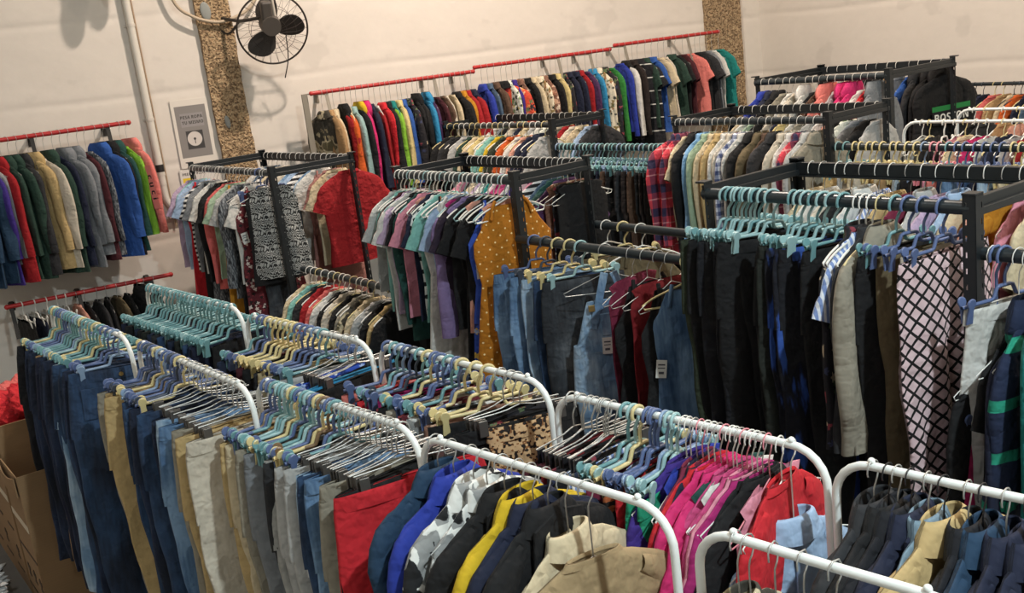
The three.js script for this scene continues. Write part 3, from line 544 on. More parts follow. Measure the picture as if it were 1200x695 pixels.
// ---------------------------------------------------------------- clothes on the white racks
load(...rackA, { items: 'fold:maroon:t=0,lean=-4 pants:ink:t=0.04,yaw=-4,lean=-4 fold:black:t=0.08,lean=-4 fold:brown:t=0.12,lean=-4 jean:inkjeans:t=0.16,yaw=4,lean=-4 fold:grey:t=0.21,w=0.2,lean=-4 jean:inkjeans:t=0.25,lean=-4 fold:black:t=0.29,lean=-4 pants:tan:t=0.33,yaw=3,lean=-4 jean:inkjeans:t=0.38,lean=-4 pants:navy:t=0.42,yaw=-10,lean=-4 fold:black:t=0.47,lean=-4 jean:inkjeans:t=0.52,yaw=-8,lean=-4 pants:navy:t=0.57,lean=-4 fold:paledenim:t=0.62,w=0.26,lean=-4 jean:lightjeans:t=0.66,yaw=-14,lean=-4 jean:darkjeans:t=0.72,yaw=-22,w=0.21,lean=-4 jean:inkjeans:t=0.77,lean=-4 jean:darkjeans:t=0.84,yaw=-26,w=0.215,lean=-4 jean:darkjeans:t=0.9,yaw=-12,lean=-4', where: 'on white rail by the cardboard boxes', hang: ['teal', 'cream', 'teal', 'blue', 'blue', 'paleblue', 'teal', 'teal', 'teal', 'paleblue', 'mint', 'cream', 'teal', 'teal'], kind: 'clip' });
load(...rackB, { items: 'pants:stone:t=0.02,yaw=-6 pants:palegrey:t=0.06,yaw=-18 fold:dustypink:t=0.1 pants:sand:t=0.14,yaw=-30,w=0.215 pants:sand:t=0.19,w=0.215,yaw=-14,lean=-2 fold:beige:t=0.23,w=0.25 jean:darkjeans:t=0.29,yaw=-16 jean:inkjeans:t=0.33,yaw=-6 jean:darkjeans:t=0.36 fold:black:t=0.39 jean:inkjeans:t=0.43,yaw=-14', where: 'on white rail with khaki trousers', hang: ['blue', 'blue', 'dark', 'blue', 'cream', 'paleblue'], kind: 'clip' });
load(...rackB, { items: 'jean:darkjeans:t=0.48 jean:inkjeans:t=0.53,yaw=-20 fold:black:t=0.57 jean:inkjeans:t=0.61,yaw=-8 fold:charcoal:t=0.65 jean:lightjeans:t=0.7,yaw=-22 jean:jeans:t=0.75,yaw=-10,w=0.21 fold:stone:t=0.79 pants:stone:t=0.84,yaw=-16 pants:sand:t=0.89,yaw=-8 fold:beige:t=0.93 pants:offwhite:t=0.97', where: 'on bare metal hooks of khaki trouser rail', hang: ['wire'], kind: 'snap' });
load(...rackC, { items: 'pants:sand:t=0.02 fold:black:t=0.06,w=0.24 pants:cream:t=0.1,yaw=-12 fold:sand:t=0.14 fold:black:t=0.17 pants:stone:t=0.2,yaw=-8 fold:brown:t=0.24 fold:black:t=0.27 pants:grey:t=0.3,yaw=-18 fold:tan:t=0.34 fold:black:t=0.37,w=0.25 pants:charcoal:t=0.41,yaw=-6 fold:black:t=0.44 pants:silver:t=0.48,yaw=-24,shiny,tag,tagy=-0.3 fold:silver:t=0.52 pants:palegrey:t=0.56,yaw=-18,shiny', where: 'on white rail with red trousers', hang: ['blue', 'blue', 'teal', 'mint', 'teal', 'mint', 'cream', 'teal', 'blue', 'teal', 'mint', 'blue', 'cream', 'brown', 'blue', 'teal'], kind: 'clip' });
load(...rackC, { items: 'pants:palegrey:t=0.6,tag,yaw=-14 fold:inkjeans:t=0.63 jean:darkjeans:t=0.66 jean:lightjeans:t=0.7,yaw=-20 jean:jeans:t=0.74,yaw=-14 fold:paledenim:t=0.77 fold:stone:t=0.81,w=0.22 pants:stone:t=0.84,yaw=-10 fold:black:t=0.88 pants:black:t=0.91 pants:black:t=0.94 pants:brightred:t=0.99,yaw=-16,w=0.21', where: 'on steel clips of red trouser rail', hang: ['wire'], kind: 'snap' });
load(...rackD, { items: 'jacket:petrol:t=0.0 jacket:royal:t=0.09 jacket:abstract:t=0.2 shirt:abstract:t=0.27 blazer:black:t=0.36,w=0.235 jacket:yellow:t=0.44 blazer:navy:t=0.5 blazer:black:t=0.57 shirt:cream:t=0.65,drop=0.05 long:beige:t=0.75,w=0.245,yaw=-12,drop=0.075,th=0.034,len=0.8', where: 'on white rail with yellow jacket', hang: ['wire'], kind: 'wire', jit: 0.08 });
load(...rackE, { items: 'skirt:maroon shorts:black skirt:crimson fold:black skirt:floraldark shorts:black skirt:bluestripe fold:black shorts:charcoal', where: 'on the spring clips of pink shirt rail', hang: ['black', 'wire'], kind: 'snap', t0: 0.01, t1: 0.22 });
load(...rackE, { items: 'skirt:bluestripe fold:black skirt:wine fold:palegrey shorts:brightred skirt:tiger fold:stone shorts:emerald skirt:emerald:len=0.4', where: 'on blue and teal clips of pink shirt rail', hang: ['teal', 'mint', 'cream', 'blue', 'blue', 'blue', 'paleblue', 'mint', 'mint'], kind: 'clip', t0: 0.27, t1: 0.52 });
load(...rackE, { items: 'tee:purple:t=0.54 top:royal:t=0.56 tee:wine:t=0.585 tee:navy:t=0.61 tee:brightred:t=0.635 tee:hotpink:t=0.66 tee:hotpink:t=0.685 top:bottle:t=0.71 tee:rose:t=0.735 top:white:t=0.75 tee:rose:t=0.77 tee:pink:t=0.79,yaw=-6 tee:magenta:t=0.81 tee:black:t=0.83,yaw=-8 tee:black:t=0.85 top:pink:t=0.875 tee:brightred:t=0.92,yaw=6 shirt:paleblue:t=0.955,yaw=-14,drop=0.1,w=0.19', where: 'on white rail of pink shirts', hang: ['white', 'white', 'wire', 'pink'], kind: 'wire' });
load(...rackF, { items: 'shirt:camo:t=0.07,drop=0.05 shirt:palegrey:t=0.13,drop=0.08 shirt:paleblue:t=0.26,drop=0.2 shirt:charcoal:t=0.4,drop=0.24 shirt:navy:t=0.55,drop=0.24', where: 'on white rail with camouflage shirt', hang: ['wire'], kind: 'wire' });
load(...rackG, { items: 'blazer:charcoal:t=0.07,w=0.24,yaw=-4 blazer:black:t=0.15,w=0.235 blazer:ink:t=0.2 blazer:navy:t=0.27,w=0.24 shirt:steel:t=0.36,w=0.22 jacket:sand:t=0.44,w=0.245,yaw=-8 blazer:ink:t=0.56,w=0.22 jacket:petrol:t=0.63,w=0.24 jacket:navy:t=0.74 blazer:navy:t=0.84', where: 'on white rail of dark blazers', hang: ['wire', 'black'], kind: 'wire', jit: 0.06 });
load(...rackH, { items: 'fold:black pants:navy fold:charcoal pants:black fold:khaki jean:inkjeans pants:black fold:olive pants:moss jean:inkjeans fold:black pants:charcoal jean:darkjeans fold:navy pants:black jean:inkjeans pants:moss fold:black jean:darkjeans jean:inkjeans pants:navy fold:black', where: 'on white rail packed with teal hangers', hang: ['teal', 'teal', 'mint', 'teal', 'teal'], kind: 'clip', t0: 0.0, t1: 0.96 });
load(...rackI, { items: 'jean:inkjeans fold:black:yaw=-10 fold:paledenim fold:maroon skirt:maroon pants:black fold:maroon:yaw=-16 shorts:charcoal fold:brown jean:darkjeans:yaw=-12 skirt:plaidcream:len=0.5,yaw=-24 pants:offwhite:yaw=-16 skirt:olive:yaw=-20 shorts:palegrey:yaw=-14', where: 'on white rail with cream hangers', hang: ['teal', 'blue', 'blue', 'cream', 'cream', 'cream', 'cream', 'cream', 'cream', 'blue', 'blue', 'blue', 'paleblue', 'teal'], kind: 'clip', t0: 0.04, t1: 0.68 });
load(...rackI, { items: 'skirt:floralblue fold:black shorts:aqua fold:charcoal skirt:black', where: 'on spring clips of cream hanger rail', hang: ['wire'], kind: 'snap', t0: 0.74, t1: 0.95 });
load(...rackJ, { items: 'shorts:salmon:t=0,yaw=-20 skirt:brightred:t=0.05 jean:darkjeans:t=0.1,yaw=-12 fold:navy:t=0.15 skirt:magenta:t=0.2,yaw=-30 shorts:black:t=0.25 skirt:floralmaroon:t=0.31,yaw=-20 fold:cream:t=0.36 shorts:offwhite:t=0.4,yaw=-26,w=0.21 skirt:floralmaroon:t=0.46,yaw=-14 fold:charcoal:t=0.51 skirt:abstract:t=0.55,yaw=-20', where: 'on white rail with magenta skirt', hang: ['blue', 'teal', 'paleblue', 'blue', 'dark', 'teal', 'cream', 'blue', 'blue', 'teal', 'blue', 'cream'], kind: 'clip' });
load(...rackJ, { items: 'skirt:floralbrown:t=0.64,yaw=-10 skirt:black:t=0.72,yaw=-24,w=0.21 skirt:floraldark:t=0.8,hk=snap skirt:black:t=0.86,hk=snap,yaw=-16 skirt:leopard:t=0.9,len=0.36,hk=snap,yaw=-20,w=0.11', where: 'on last clips of magenta skirt rail', hang: ['cream'], kind: 'clip' });

// ---------------------------------------------------------------- clothes on the black racks
const nearRail = B => [rk(B[1] - 0.03, B[2], YB), rk(B[0] + 0.03, B[2], YB)], backRail = B => [rk(B[1] - 0.03, B[3], YB + 0.006), rk(B[0] + 0.03, B[3], YB + 0.006)];
const LG = { R: 0.031, railR: 0.022, turn: TH };
load(...nearRail(B1), { ...LG, items: 'tee:lilac tee:mint tee:paleblue dress:brightred:len=0.9 tee:stripe tee:grey dress:black tee:white dress:marl long:black tee:black long:coral:len=0.75 tee:sage dress:mustard:len=1.0,tag tee:palegrey long:marl:len=0.78 dress:black tee:white dress:floralmaroon:len=1.0,tag fold:greyjeans:hc=blue top:black top:zebra:yaw=-24,len=0.62,w=0.17', where: 'on aisle rail of rack below fan', hang: ['white', 'white', 'wire', 'blue'], kind: 'wire', t0: 0.02, t1: 0.97 });
load(...backRail(B1), { ...LG, items: 'tee:white tee:slate tee:stripe tee:cream tee:navy tee:grey tee:offwhite tee:lightjeans tee:paleblue tee:stripe shirt:lightjeans tee:white dress:dustypink tee:dustypink tee:cream top:offwhite tee:red:w=0.23,yaw=-8', where: 'on inner beam of rack below fan', hang: ['white', 'white', 'paleblue'], kind: 'wire' });
load(rk(6.43, 2.83, 1.14), rk(5.1, 2.83, 1.14), { ...LG, items: 'tee:cream tee:mint tee:charcoal tee:red tee:coral tee:white tee:black tee:offwhite tee:black tee:stone tee:camo tee:cream tee:palegrey tee:black tee:sand tee:black', where: 'on low rail under the red T-shirt', hang: ['white', 'wire', 'cream'], kind: 'plastic', t0: 0.08 });
load(...nearRail(B2), { ...LG, items: 'tee:palegrey:len=0.55 tee:mint tee:maroon tee:lilac tee:white:len=0.75,w=0.235,yaw=-12 tee:black long:bottle:len=0.8 tee:pink top:peach tee:navy tee:bwdots tee:mint dress:floralorange:len=0.95,tag tee:paleblue dress:white:len=0.95,w=0.24,yaw=-18 top:magenta tee:aubergine long:lavender:len=0.62,w=0.23,yaw=-16 tee:black dress:black:len=1.0 top:peach tee:black dress:floralblue:len=1.0,tag top:peach dress:dots:len=0.95,w=0.225,yaw=-6', where: 'on aisle rail of mustard dress rack', hang: ['white', 'wire', 'white', 'mint'], kind: 'plastic', t0: 0.0, t1: 0.97 });
load(...backRail(B2), { ...LG, items: 'tee:white tee:pink tee:black tee:cream tee:lilac tee:white tee:teal tee:floralpink tee:magenta tee:rose tee:white tee:purple tee:floralpink tee:pink tee:stripe tee:slate tee:bottle tee:plum top:floralbrown top:floraldark top:black', where: 'on inner beam of mustard dress rack', hang: ['white', 'wire', 'white'], kind: 'wire' });
load(rk(3.98, 2.88, 1.53), rk(2.72, 2.88, 1.53), { ...LG, items: 'jean:jeans:t=0.1,hc=blue,yaw=-30,w=0.21 jean:jeans:t=0.17,hc=dark,yaw=-14 jean:lightjeans:t=0.24,hc=cream,yaw=-24 jean:darkjeans:t=0.31,hc=cream,yaw=-20 pants:greyjeans:t=0.37,hc=mint,yaw=-20 bib:lightjeans:t=0.5,hk=wire,yaw=-34,tag,tagx=-0.05,tagy=-0.42 top:wine:t=0.63,len=0.75,hk=wire dress:black:t=0.7,hk=wire top:crimson:t=0.76,hk=wire dress:black:t=0.81,hk=wire dress:jeans:t=0.89,tag,yaw=-32,len=0.85', where: 'on the denim rail between black racks', hang: ['cream'], kind: 'plastic' });
load(rk(3.98, 3.38, 1.5), rk(2.72, 3.38, 1.5), { ...LG, items: 'dress:black:t=0.06,yaw=-20 skirt:khaki:t=0.16,len=0.75,w=0.23,hc=cream,yaw=-30 dress:khaki:t=0.26,len=0.8,yaw=-25 tee:offwhite:t=0.6 shirt:leopard:t=0.66 tee:cream:t=0.71 shirt:leopard:t=0.76 tee:offwhite:t=0.81', where: 'on rail behind the denim rail', hang: ['white'], kind: 'plastic' });
load(...nearRail(B3), { ...LG, items: 'pants:olive:t=0.08,yaw=-22 pants:black:t=0.105,yaw=-16 fold:black:t=0.125 pants:ink:t=0.145,yaw=-14 fold:black:t=0.165 pants:black:t=0.185,yaw=-20 fold:ink:t=0.205 pants:ink:t=0.225,yaw=-16 fold:black:t=0.25 pants:black:t=0.29,yaw=-24,w=0.21 fold:moss:t=0.38,w=0.24 pants:black:t=0.41,yaw=-14 pants:moss:t=0.44,yaw=-20 pants:tiedye:t=0.475,yaw=-24,w=0.205 pants:ink:t=0.505,yaw=-16 pants:tiedye:t=0.545,yaw=-30,w=0.22 pants:black:t=0.585,yaw=-10 shirt:floraldark:t=0.64,hc=white tee:bluestripe:t=0.665,hc=white shirt:charcoal:t=0.69,hc=white jacket:stone:t=0.725,len=0.7,hc=cream pants:black:t=0.775,hc=teal fold:khaki:t=0.82,w=0.24,hc=blue,yaw=-14 fold:offwhite:t=0.87,hc=blue,yaw=-8 pants:lattice:t=0.935,w=0.2,yaw=-6,hc=blue', where: 'on aisle rail of dark trouser rack', hang: ['mint', 'teal', 'mint'], kind: 'clip' });
load(...backRail(B3), { ...LG, items: 'tee:cream tee:white tee:offwhite tee:black shirt:white tee:bluestripe tee:sand tee:wine shirt:palegrey tee:lilac shirt:paleblue tee:cream tee:peach tee:mustard tee:pink tee:cream', where: 'on inner beam of dark trouser rack', hang: ['white', 'wire', 'white'], kind: 'wire' });
load(rk(1.6, 2.88, 1.67), rk(0.95, 2.88, 1.67), { ...LG, items: 'long:black:t=0,len=0.5,drop=0.22,w=0.19 pants:hotpink:t=0.015,drop=0.36,yaw=-8,hc=blue skirt:white:t=0.055,hc=blue,len=0.75,yaw=-12,shiny,w=0.17 tee:black:t=0.12,drop=0.14,w=0.18 long:navy:t=0.16,drop=0.12,len=0.9 hoodie:tealstripe:t=0.205,drop=0.08,len=0.85 long:teal:t=0.3 shirt:orange:t=0.4 tee:brightred:t=0.46 tee:navy:t=0.6 long:black:t=0.75', where: 'on short rail beside lattice trousers', hang: ['white'], kind: 'plastic' });
// second row
load(...nearRail(B6), { ...LG, items: 'tee:black tee:charcoal tee:black tee:palegrey tee:forest tee:cream tee:paleyellow tee:white tee:mint tee:yellow tee:olive tee:orange tee:white tee:peach tee:navy shirt:navy tee:palegrey', where: 'on aisle rail of cream hanger rack', hang: ['cream', 'cream', 'white', 'white'], kind: 'plastic' });
load(...backRail(B6), { ...LG, items: 'tee:white tee:grey tee:black tee:offwhite tee:navy tee:cream tee:palegrey tee:white tee:floralgreen tee:black tee:stone tee:red tee:offwhite tee:cream tee:paleblue tee:charcoal', where: 'on inner beam of cream hanger rack', hang: ['white', 'wire'], kind: 'wire' });
load(rk(6.2, 4.93, 1.64), rk(4.92, 4.93, 1.64), { ...LG, items: 'pants:black jean:inkjeans pants:charcoal fold:navy pants:black pants:khaki jean:darkjeans pants:black fold:brown pants:charcoal pants:moss jean:inkjeans pants:black fold:black pants:navy pants:brown pants:black fold:olive pants:charcoal jean:greyjeans pants:chocolate pants:brown pants:black pants:chocolate pants:black pants:offwhite pants:black', where: 'on rail of grey-green hanger hooks', hang: ['paleblue', 'teal', 'mint', 'teal', 'teal'], kind: 'clip' });
load(...nearRail(B5), { ...LG, items: 'shirt:plaidred:w=0.24,len=0.8,yaw=-20,t=0.02 shirt:plaidred:t=0.05 tee:cream:t=0.09 jacket:black:t=0.14 shirt:sky:t=0.2 shirt:sage:t=0.24 shirt:cream:t=0.29 shirt:sand:t=0.33 shirt:white:t=0.38 shirt:offwhite:t=0.42 shirt:check:t=0.47 shirt:white:t=0.5 jacket:black:t=0.55 jacket:khaki:t=0.61 shirt:brown:t=0.66 jacket:charcoal:t=0.7 shirt:offwhite:t=0.76 shirt:white:t=0.81 shirt:plaidred:t=0.86 jacket:palegrey:t=0.91 jacket:stone:t=0.96', where: 'on aisle rail of plaid shirt rack', hang: ['white', 'wire'], kind: 'wire' });
load(...backRail(B5), { ...LG, items: 'tee:cream tee:white tee:sage tee:black tee:offwhite tee:navy tee:paleyellow tee:white tee:stone tee:palegrey tee:white tee:peach tee:black tee:floralgreen tee:grey tee:black tee:palegrey', where: 'on inner beam of plaid shirt rack', hang: ['white', 'cream'], kind: 'wire' });
load(rk(3.7, 4.95, 1.655), rk(2.4, 4.95, 1.655), { ...LG, items: 'fold:cream pants:sand pants:palegrey fold:stone pants:cream pants:offwhite fold:sand shorts:cream pants:tan fold:cream pants:paledenim pants:black fold:grey skirt:pink shorts:salmon pants:navy jean:jeans fold:slate jean:darkjeans pants:navy jean:lightjeans fold:navy pants:cream fold:offwhite jean:jeans pants:stone', where: 'on rail of cream and blue hooks', hang: ['mint', 'teal', 'cream', 'cream', 'cream', 'cream', 'cream', 'cream', 'cream', 'cream', 'cream', 'paleblue', 'pink', 'pink', 'teal', 'blue', 'blue', 'blue', 'blue', 'blue', 'blue', 'cream', 'cream', 'paleblue', 'blue', 'paleblue'], kind: 'clip' });
{ // rack by the side wall
  const a = rk(B4[1] - 0.03, B4[2], 1.94), b = rk(B4[0] + 0.03, B4[2], 1.94), c = rk(B4[1] - 0.03, B4[3], 1.946), d = rk(B4[0] + 0.03, B4[3], 1.946);
  load(a, b, { ...LG, items: 'jacket:royal jacket:navy jacket:black tee:stone tee:white tee:offwhite hoodie:white tee:black tee:brown hoodie:salmon tee:palegrey hoodie:hotpink hoodie:hotpink tee:white tee:brightred hoodie:grey', where: 'on aisle rail of side wall rack', hang: ['white', 'white', 'cream'], kind: 'wire' });
  load(c, d, { ...LG, items: 'tee:black tee:white tee:cream tee:black jacket:black tee:charcoal tee:tan tee:grey tee:blue hoodie:charcoal hoodie:black:w=0.24,yaw=-6 hoodie:black:w=0.25,yaw=-14,print=chest', where: 'on inner beam of side wall rack', hang: ['white', 'white', 'cream'], kind: 'wire' });
}

// ---------------------------------------------------------------- red rails on the back wall
function wallRail(x0, x1, y, z, brackets, bm, label, dy = -0.24) {
  const g = new THREE.Group(); g.position.set(0, y, z);
  part('hanging_rail', rod(V3(x0, 0, 0), V3(x1, 0, 0), 0.017, 12), redPaint, g);
  for (const x of [x0, x1]) { const c = new THREE.SphereGeometry(0.02, 10, 8); c.translate(x, 0, 0); part('end_cap', c, redPaint, g); }
  for (const x of brackets) { const dz = -dy * 0.28, dd = Math.hypot(dy, dz), q = box(0.03, dd, 0.006, 0, 0, 0, 0.001); q.applyQuaternion(new THREE.Quaternion().setFromUnitVectors(V3(0, 1, 0), V3(0, -dy, -dz).normalize())); q.translate(x, dy / 2 - 0.008, dz / 2); part('bracket', merge([q, box(0.045, 0.07, 0.006, x, -0.055, WZ - z + 0.005, 0.001), box(0.03, 0.012, z - WZ, x, -0.02, (WZ - z) / 2, 0.001)]), bm, g); }
  return top(g, 'red_rail', label, 'rail', 'red tube rails on the painted wall');
}
const RZ = -8.68;
wallRail(-1.2, 1.0, 2.208, RZ, [-0.5, 0.29, 0.84], darkIron, 'red wall rail of hooded sweatshirts near the white conduit');
wallRail(-0.15, 1.08, 0.96, RZ, [-0.12, 0.37, 0.92], darkIron, 'low red wall rail beneath the hooded sweatshirts');
wallRail(2.49, 4.01, 2.238, RZ, [2.62, 3.62, 3.92], greyIron, 'red wall rail starting beside the grey frame past fan');
wallRail(4.03, 5.48, 2.272, RZ, [4.9, 5.25], greyIron, 'middle red wall rail above the flowered red jacket');
wallRail(5.54, 6.79, 2.302, RZ, [5.45 + 0.2, 6.4], greyIron, 'last red wall rail ending at the corner pillar');
const WR = { R: 0.024, railR: 0.017, turn: -Math.PI / 2, hang: ['wire'], kind: 'wire' };
const NECK = 0.1;   // these wire hangers have long necks
const longer = s => s.trim().split(/\s+/).map(t => t.includes(':drop') || t.includes('drop=') ? t : t + (t.split(':').length > 2 ? ',' : ':') + 'drop=0.09').join(' ');
load(V3(-0.3, 2.208, RZ), V3(0.98, 2.208, RZ), { ...WR, yaw: 0.6, items: longer('hoodie:navy:len=0.85,w=0.24 hoodie:petrol:w=0.25,len=0.9 hoodie:petrol:len=0.88,w=0.25 hoodie:purple:len=0.9,w=0.24 long:palegrey:len=0.75 hoodie:red:len=0.9 hoodie:forest:len=0.88 hoodie:forest:len=0.9 hoodie:charcoal:len=0.88 hoodie:sand:len=0.85 long:offwhite:w=0.24,len=0.85 hoodie:forest:len=0.9 long:navy:len=0.86 hoodie:grey:w=0.25,len=0.88 hoodie:grey:len=0.8,print=crest long:maroon:len=0.85 long:marl:len=0.82 hoodie:blue:w=0.25,len=0.85 hoodie:black:len=0.85 hoodie:bottle:len=0.82 long:lime:len=0.7 hoodie:salmon:len=0.7,print=sleeve'), where: 'on red wall rail near white conduit', t0: 0.0, t1: 0.99, jit: 0.1 });
load(V3(-0.13, 0.96, RZ), V3(1.06, 0.96, RZ), { ...WR, yaw: 0.2, items: 'pants:black pants:navy:len=0.7 pants:offwhite:len=0.7 pants:black:len=0.7 fold:black:len=0.7 tee:peach tee:black tee:charcoal tee:black tee:khaki tee:black hoodie:black tee:black tee:black', where: 'on low red wall rail', t0: 0.08, t1: 0.9 });
load(V3(2.5, 2.238, RZ), V3(4.0, 2.238, RZ), { ...WR, items: longer('jacket:camo:yaw=25 jacket:tan jacket:cream hoodie:black:sleeve=red jacket:cream:sleeve=orange jacket:seafoam hoodie:black:trim=yellow hoodie:hotpink jacket:navy long:white:sleeve=red jacket:brightred jacket:black jacket:teal:sleeve=lime jacket:paleyellow jacket:blue jacket:floraldark hoodie:black jacket:black hoodie:aqua long:plum long:maroon long:brown long:offwhite long:cream jacket:black jacket:mustard jacket:red jacket:navy:sleeve=red'), where: 'on red wall rail starting past fan', t0: 0.05, t1: 0.98 });
load(V3(4.05, 2.272, RZ), V3(5.47, 2.272, RZ), { ...WR, items: longer('jacket:royal shirt:slate jacket:brown jacket:floralred:yaw=38,w=0.25,trim=black shirt:floralgreen shirt:purple shirt:floralbrown shirt:black shirt:cream shirt:floralcream shirt:floralbrown shirt:black shirt:paleyellow shirt:floraldark shirt:navy shirt:navy shirt:red long:plum shirt:aqua shirt:floralcream shirt:floraldark long:green'), where: 'on red wall rail with flowered jacket', t0: 0.02, t1: 0.99 });
load(V3(5.55, 2.302, RZ), V3(6.78, 2.302, RZ), { ...WR, items: longer('long:royal jacket:black:sleeve=white shirt:chocolate polo:breton:w=0.24,yaw=30,len=0.85 polo:forest polo:blue:len=0.72 tee:cream tee:offwhite polo:forest tee:black tee:maroon tee:salmon:w=0.23,yaw=14 tee:black tee:charcoal:w=0.23,yaw=8 tee:grey tee:white tee:teal:yaw=12'), where: 'on last red rail by corner pillar', t0: 0.02, t1: 1.0 });

// ---------------------------------------------------------------- things on the back wall
{ // white conduit with clips
  const x = 1.2, z = WZ + 0.045, g = new THREE.Group();
  part('pipe', rod(V3(x, 1.66, z), V3(x, CEIL, z), 0.03, 16), std('#d6d2c8', 0.45), g);
  part('pipe', rod(V3(x + 0.04, 1.3, z - 0.02), V3(x + 0.04, CEIL, z - 0.02), 0.007, 8), std('#a9927a', 0.6), g, 'thin tan tube standing for the pipe shadow');  // brown shadow line along the pipe, modelled as a thin tan tube
  part('elbow', tube([V3(x, 1.7, z), V3(x, 1.56, z), V3(x + 0.03, 1.48, z), V3(x + 0.1, 1.44, z), V3(x + 0.25, 1.43, z)], 0.027, 20, 10), std('#d6d2c8', 0.45), g);
  for (const y of [3.35, 2.95, 2.2, 1.75]) part('clip', merge([new THREE.CylinderGeometry(0.034, 0.034, 0.025, 14).translate(x, y, z), box(0.1, 0.02, 0.012, x, y, WZ + 0.008)]), std('#cfcac0', 0.5), g);
  part('coupling', merge([new THREE.CylinderGeometry(0.033, 0.033, 0.06, 14).translate(x, 1.8, z)]), darkIron, g, 'dark pipe coupling');
  top(g, 'conduit', 'white vertical pipe with clips and a thin tan tube as its shadow', 'pipe');
}
{ // sagging cable across the pillar
  const P = [[186, -40], [205, 4], [225, 19], [245, 25], [262, 25], [280, 18], [293, 8], [302, -8], [310, -30]].map(([a, b], i) => { const q = atZ(a, b, WZ + 0.09); return q; });
  top(new THREE.Mesh(tube(P, 0.014, 60, 8), std('#b9a992', 0.6)), 'cable', 'thick beige cable sagging across the concrete pillar to the fan', 'cable');
}
{ // wall fan
  const c = atZ(319.4, 34, -8.62), g = new THREE.Group(); g.position.copy(c);
  const look = EYE.clone().sub(c).normalize(); const ax = V3(look.x + 0.12, look.y - 0.25, look.z).normalize(); g.quaternion.setFromUnitVectors(V3(0, 0, 1), ax);
  const R = 0.285, dark = std('#332f2c', 0.5), cageM = std('#3a3430', 0.45, { metalness: 0.3 });
  const rings = [new THREE.TorusGeometry(R, 0.008, 8, 64)];
  const cage = [];
  for (let i = 0; i < 26; i++) { const a = i / 26 * Math.PI * 2; for (const s of [-1, 1]) cage.push(tube([V3(0.05 * Math.cos(a), 0.05 * Math.sin(a), s * 0.085), V3(0.17 * Math.cos(a + 0.12), 0.17 * Math.sin(a + 0.12), s * 0.07), V3(R * Math.cos(a + 0.2), R * Math.sin(a + 0.2), 0)], 0.0013, 8, 4)); }
  for (const [r, z] of [[0.1, 0.08], [0.18, 0.066], [0.18, -0.066]]) cage.push(new THREE.TorusGeometry(r, 0.0017, 4, 40).translate(0, 0, z));
  part('rim', rings[0], cageM, g); part('cage', merge(cage), cageM, g, 'thin wire cage');
  const blade = () => { const s = new THREE.Shape(); s.moveTo(0.02, -0.03); s.bezierCurveTo(0.1, -0.13, 0.23, -0.16, 0.255, -0.08); s.bezierCurveTo(0.265, 0.0, 0.22, 0.09, 0.12, 0.08); s.bezierCurveTo(0.07, 0.06, 0.03, 0.04, 0.02, 0.03); const b = new THREE.ExtrudeGeometry(s, { depth: 0.004, bevelEnabled: true, bevelSize: 0.002, bevelThickness: 0.002, bevelSegments: 1, curveSegments: 10 }); b.rotateX(0.35); return b; };
  for (const a of [-2.1, 0.25, 1.9]) { const b = part('blade', cached('blade', blade), dark, g); b.rotation.z = a; }
  part('hub', new THREE.CylinderGeometry(0.05, 0.045, 0.06, 20).rotateX(Math.PI / 2), dark, g);
  part('motor', merge([new THREE.CylinderGeometry(0.075, 0.085, 0.14, 20).rotateX(Math.PI / 2).translate(-0.03, 0.07, 0.14), box(0.09, 0.2, 0.09, -0.05, 0.16, 0.14, 0.02)]), std('#4a4540', 0.5), g, 'grey-brown motor housing');
  part('bracket', merge([tube([V3(-0.05, 0.12, 0.1), V3(-0.13, 0.1, 0.02), V3(-0.24, 0.06, -0.12), V3(-0.36, 0.05, -0.3)], 0.014, 16, 8), tube([V3(-0.24, 0.06, -0.12), V3(-0.33, -0.06, -0.22), V3(-0.4, -0.04, -0.32)], 0.01, 12, 6)]), dark, g);
  part('strut', rod(V3(0.02, 0.05, 0.12), V3(0.0, 0.32, 0.13), 0.012), std('#c9c2b6', 0.5), g, 'pale metal strut');
  part('thin_tube', merge([tube([V3(0.1, -0.05, 0.02), V3(0.1, -0.25, 0.0), V3(0.06, -0.42, -0.02)], 0.005, 14, 5)]), dark, g);  // thin dark tube running down past the rim
  top(g, 'wall_fan', 'dark caged wall fan fixed beside the concrete pillar', 'fan');
}
{ // twin-headed emergency light above the frame, whose shadow falls on the wall
  const g = new THREE.Group(); g.position.set(1.17, 3.57, WZ);
  part('box', box(0.34, 0.16, 0.1, 0, 0.06, 0.06, 0.01), whitePlastic, g);
  part('arm', rod(V3(0, 0.0, 0.08), V3(0.02, -0.02, 0.3), 0.02), whitePlastic, g);
  for (const s of [-1, 1]) { const h = new THREE.SphereGeometry(1, 18, 12); h.scale(0.062, 0.17, 0.07); h.rotateZ(s * 0.06); h.translate(s * 0.085 + 0.02, s > 0 ? -0.1 : -0.2, 0.33); part('lamp_head', h, std('#cfcfc9', 0.5), g); }
  part('bar', box(0.27, 0.2, 0.08, 0.02, -0.0, 0.31, 0.02), whitePlastic, g);
  top(g, 'emergency_light', 'twin-headed white emergency light high on the wall', 'light');
}
function sign(w, h, px, draw, name, label, x, y, tilt = 0) {
  const c = document.createElement('canvas'); c.width = px; c.height = Math.round(px * h / w); const k = c.getContext('2d'); draw(k, c.width, c.height);
  const t = new THREE.CanvasTexture(c); t.colorSpace = THREE.SRGBColorSpace;
  const g = new THREE.Group(); g.position.set(x, y, WZ + 0.012); g.rotation.z = tilt;
  part('backing', box(w + 0.004, h + 0.004, 0.006, 0, 0, 0, 0.001), std('#d8d4cc', 0.7), g);
  const f = new THREE.PlaneGeometry(w, h); f.translate(0, 0, 0.0036); part('print', f, new THREE.MeshStandardMaterial({ map: t, roughness: 0.6 }), g);
  return top(g, name, label, 'sign');
}
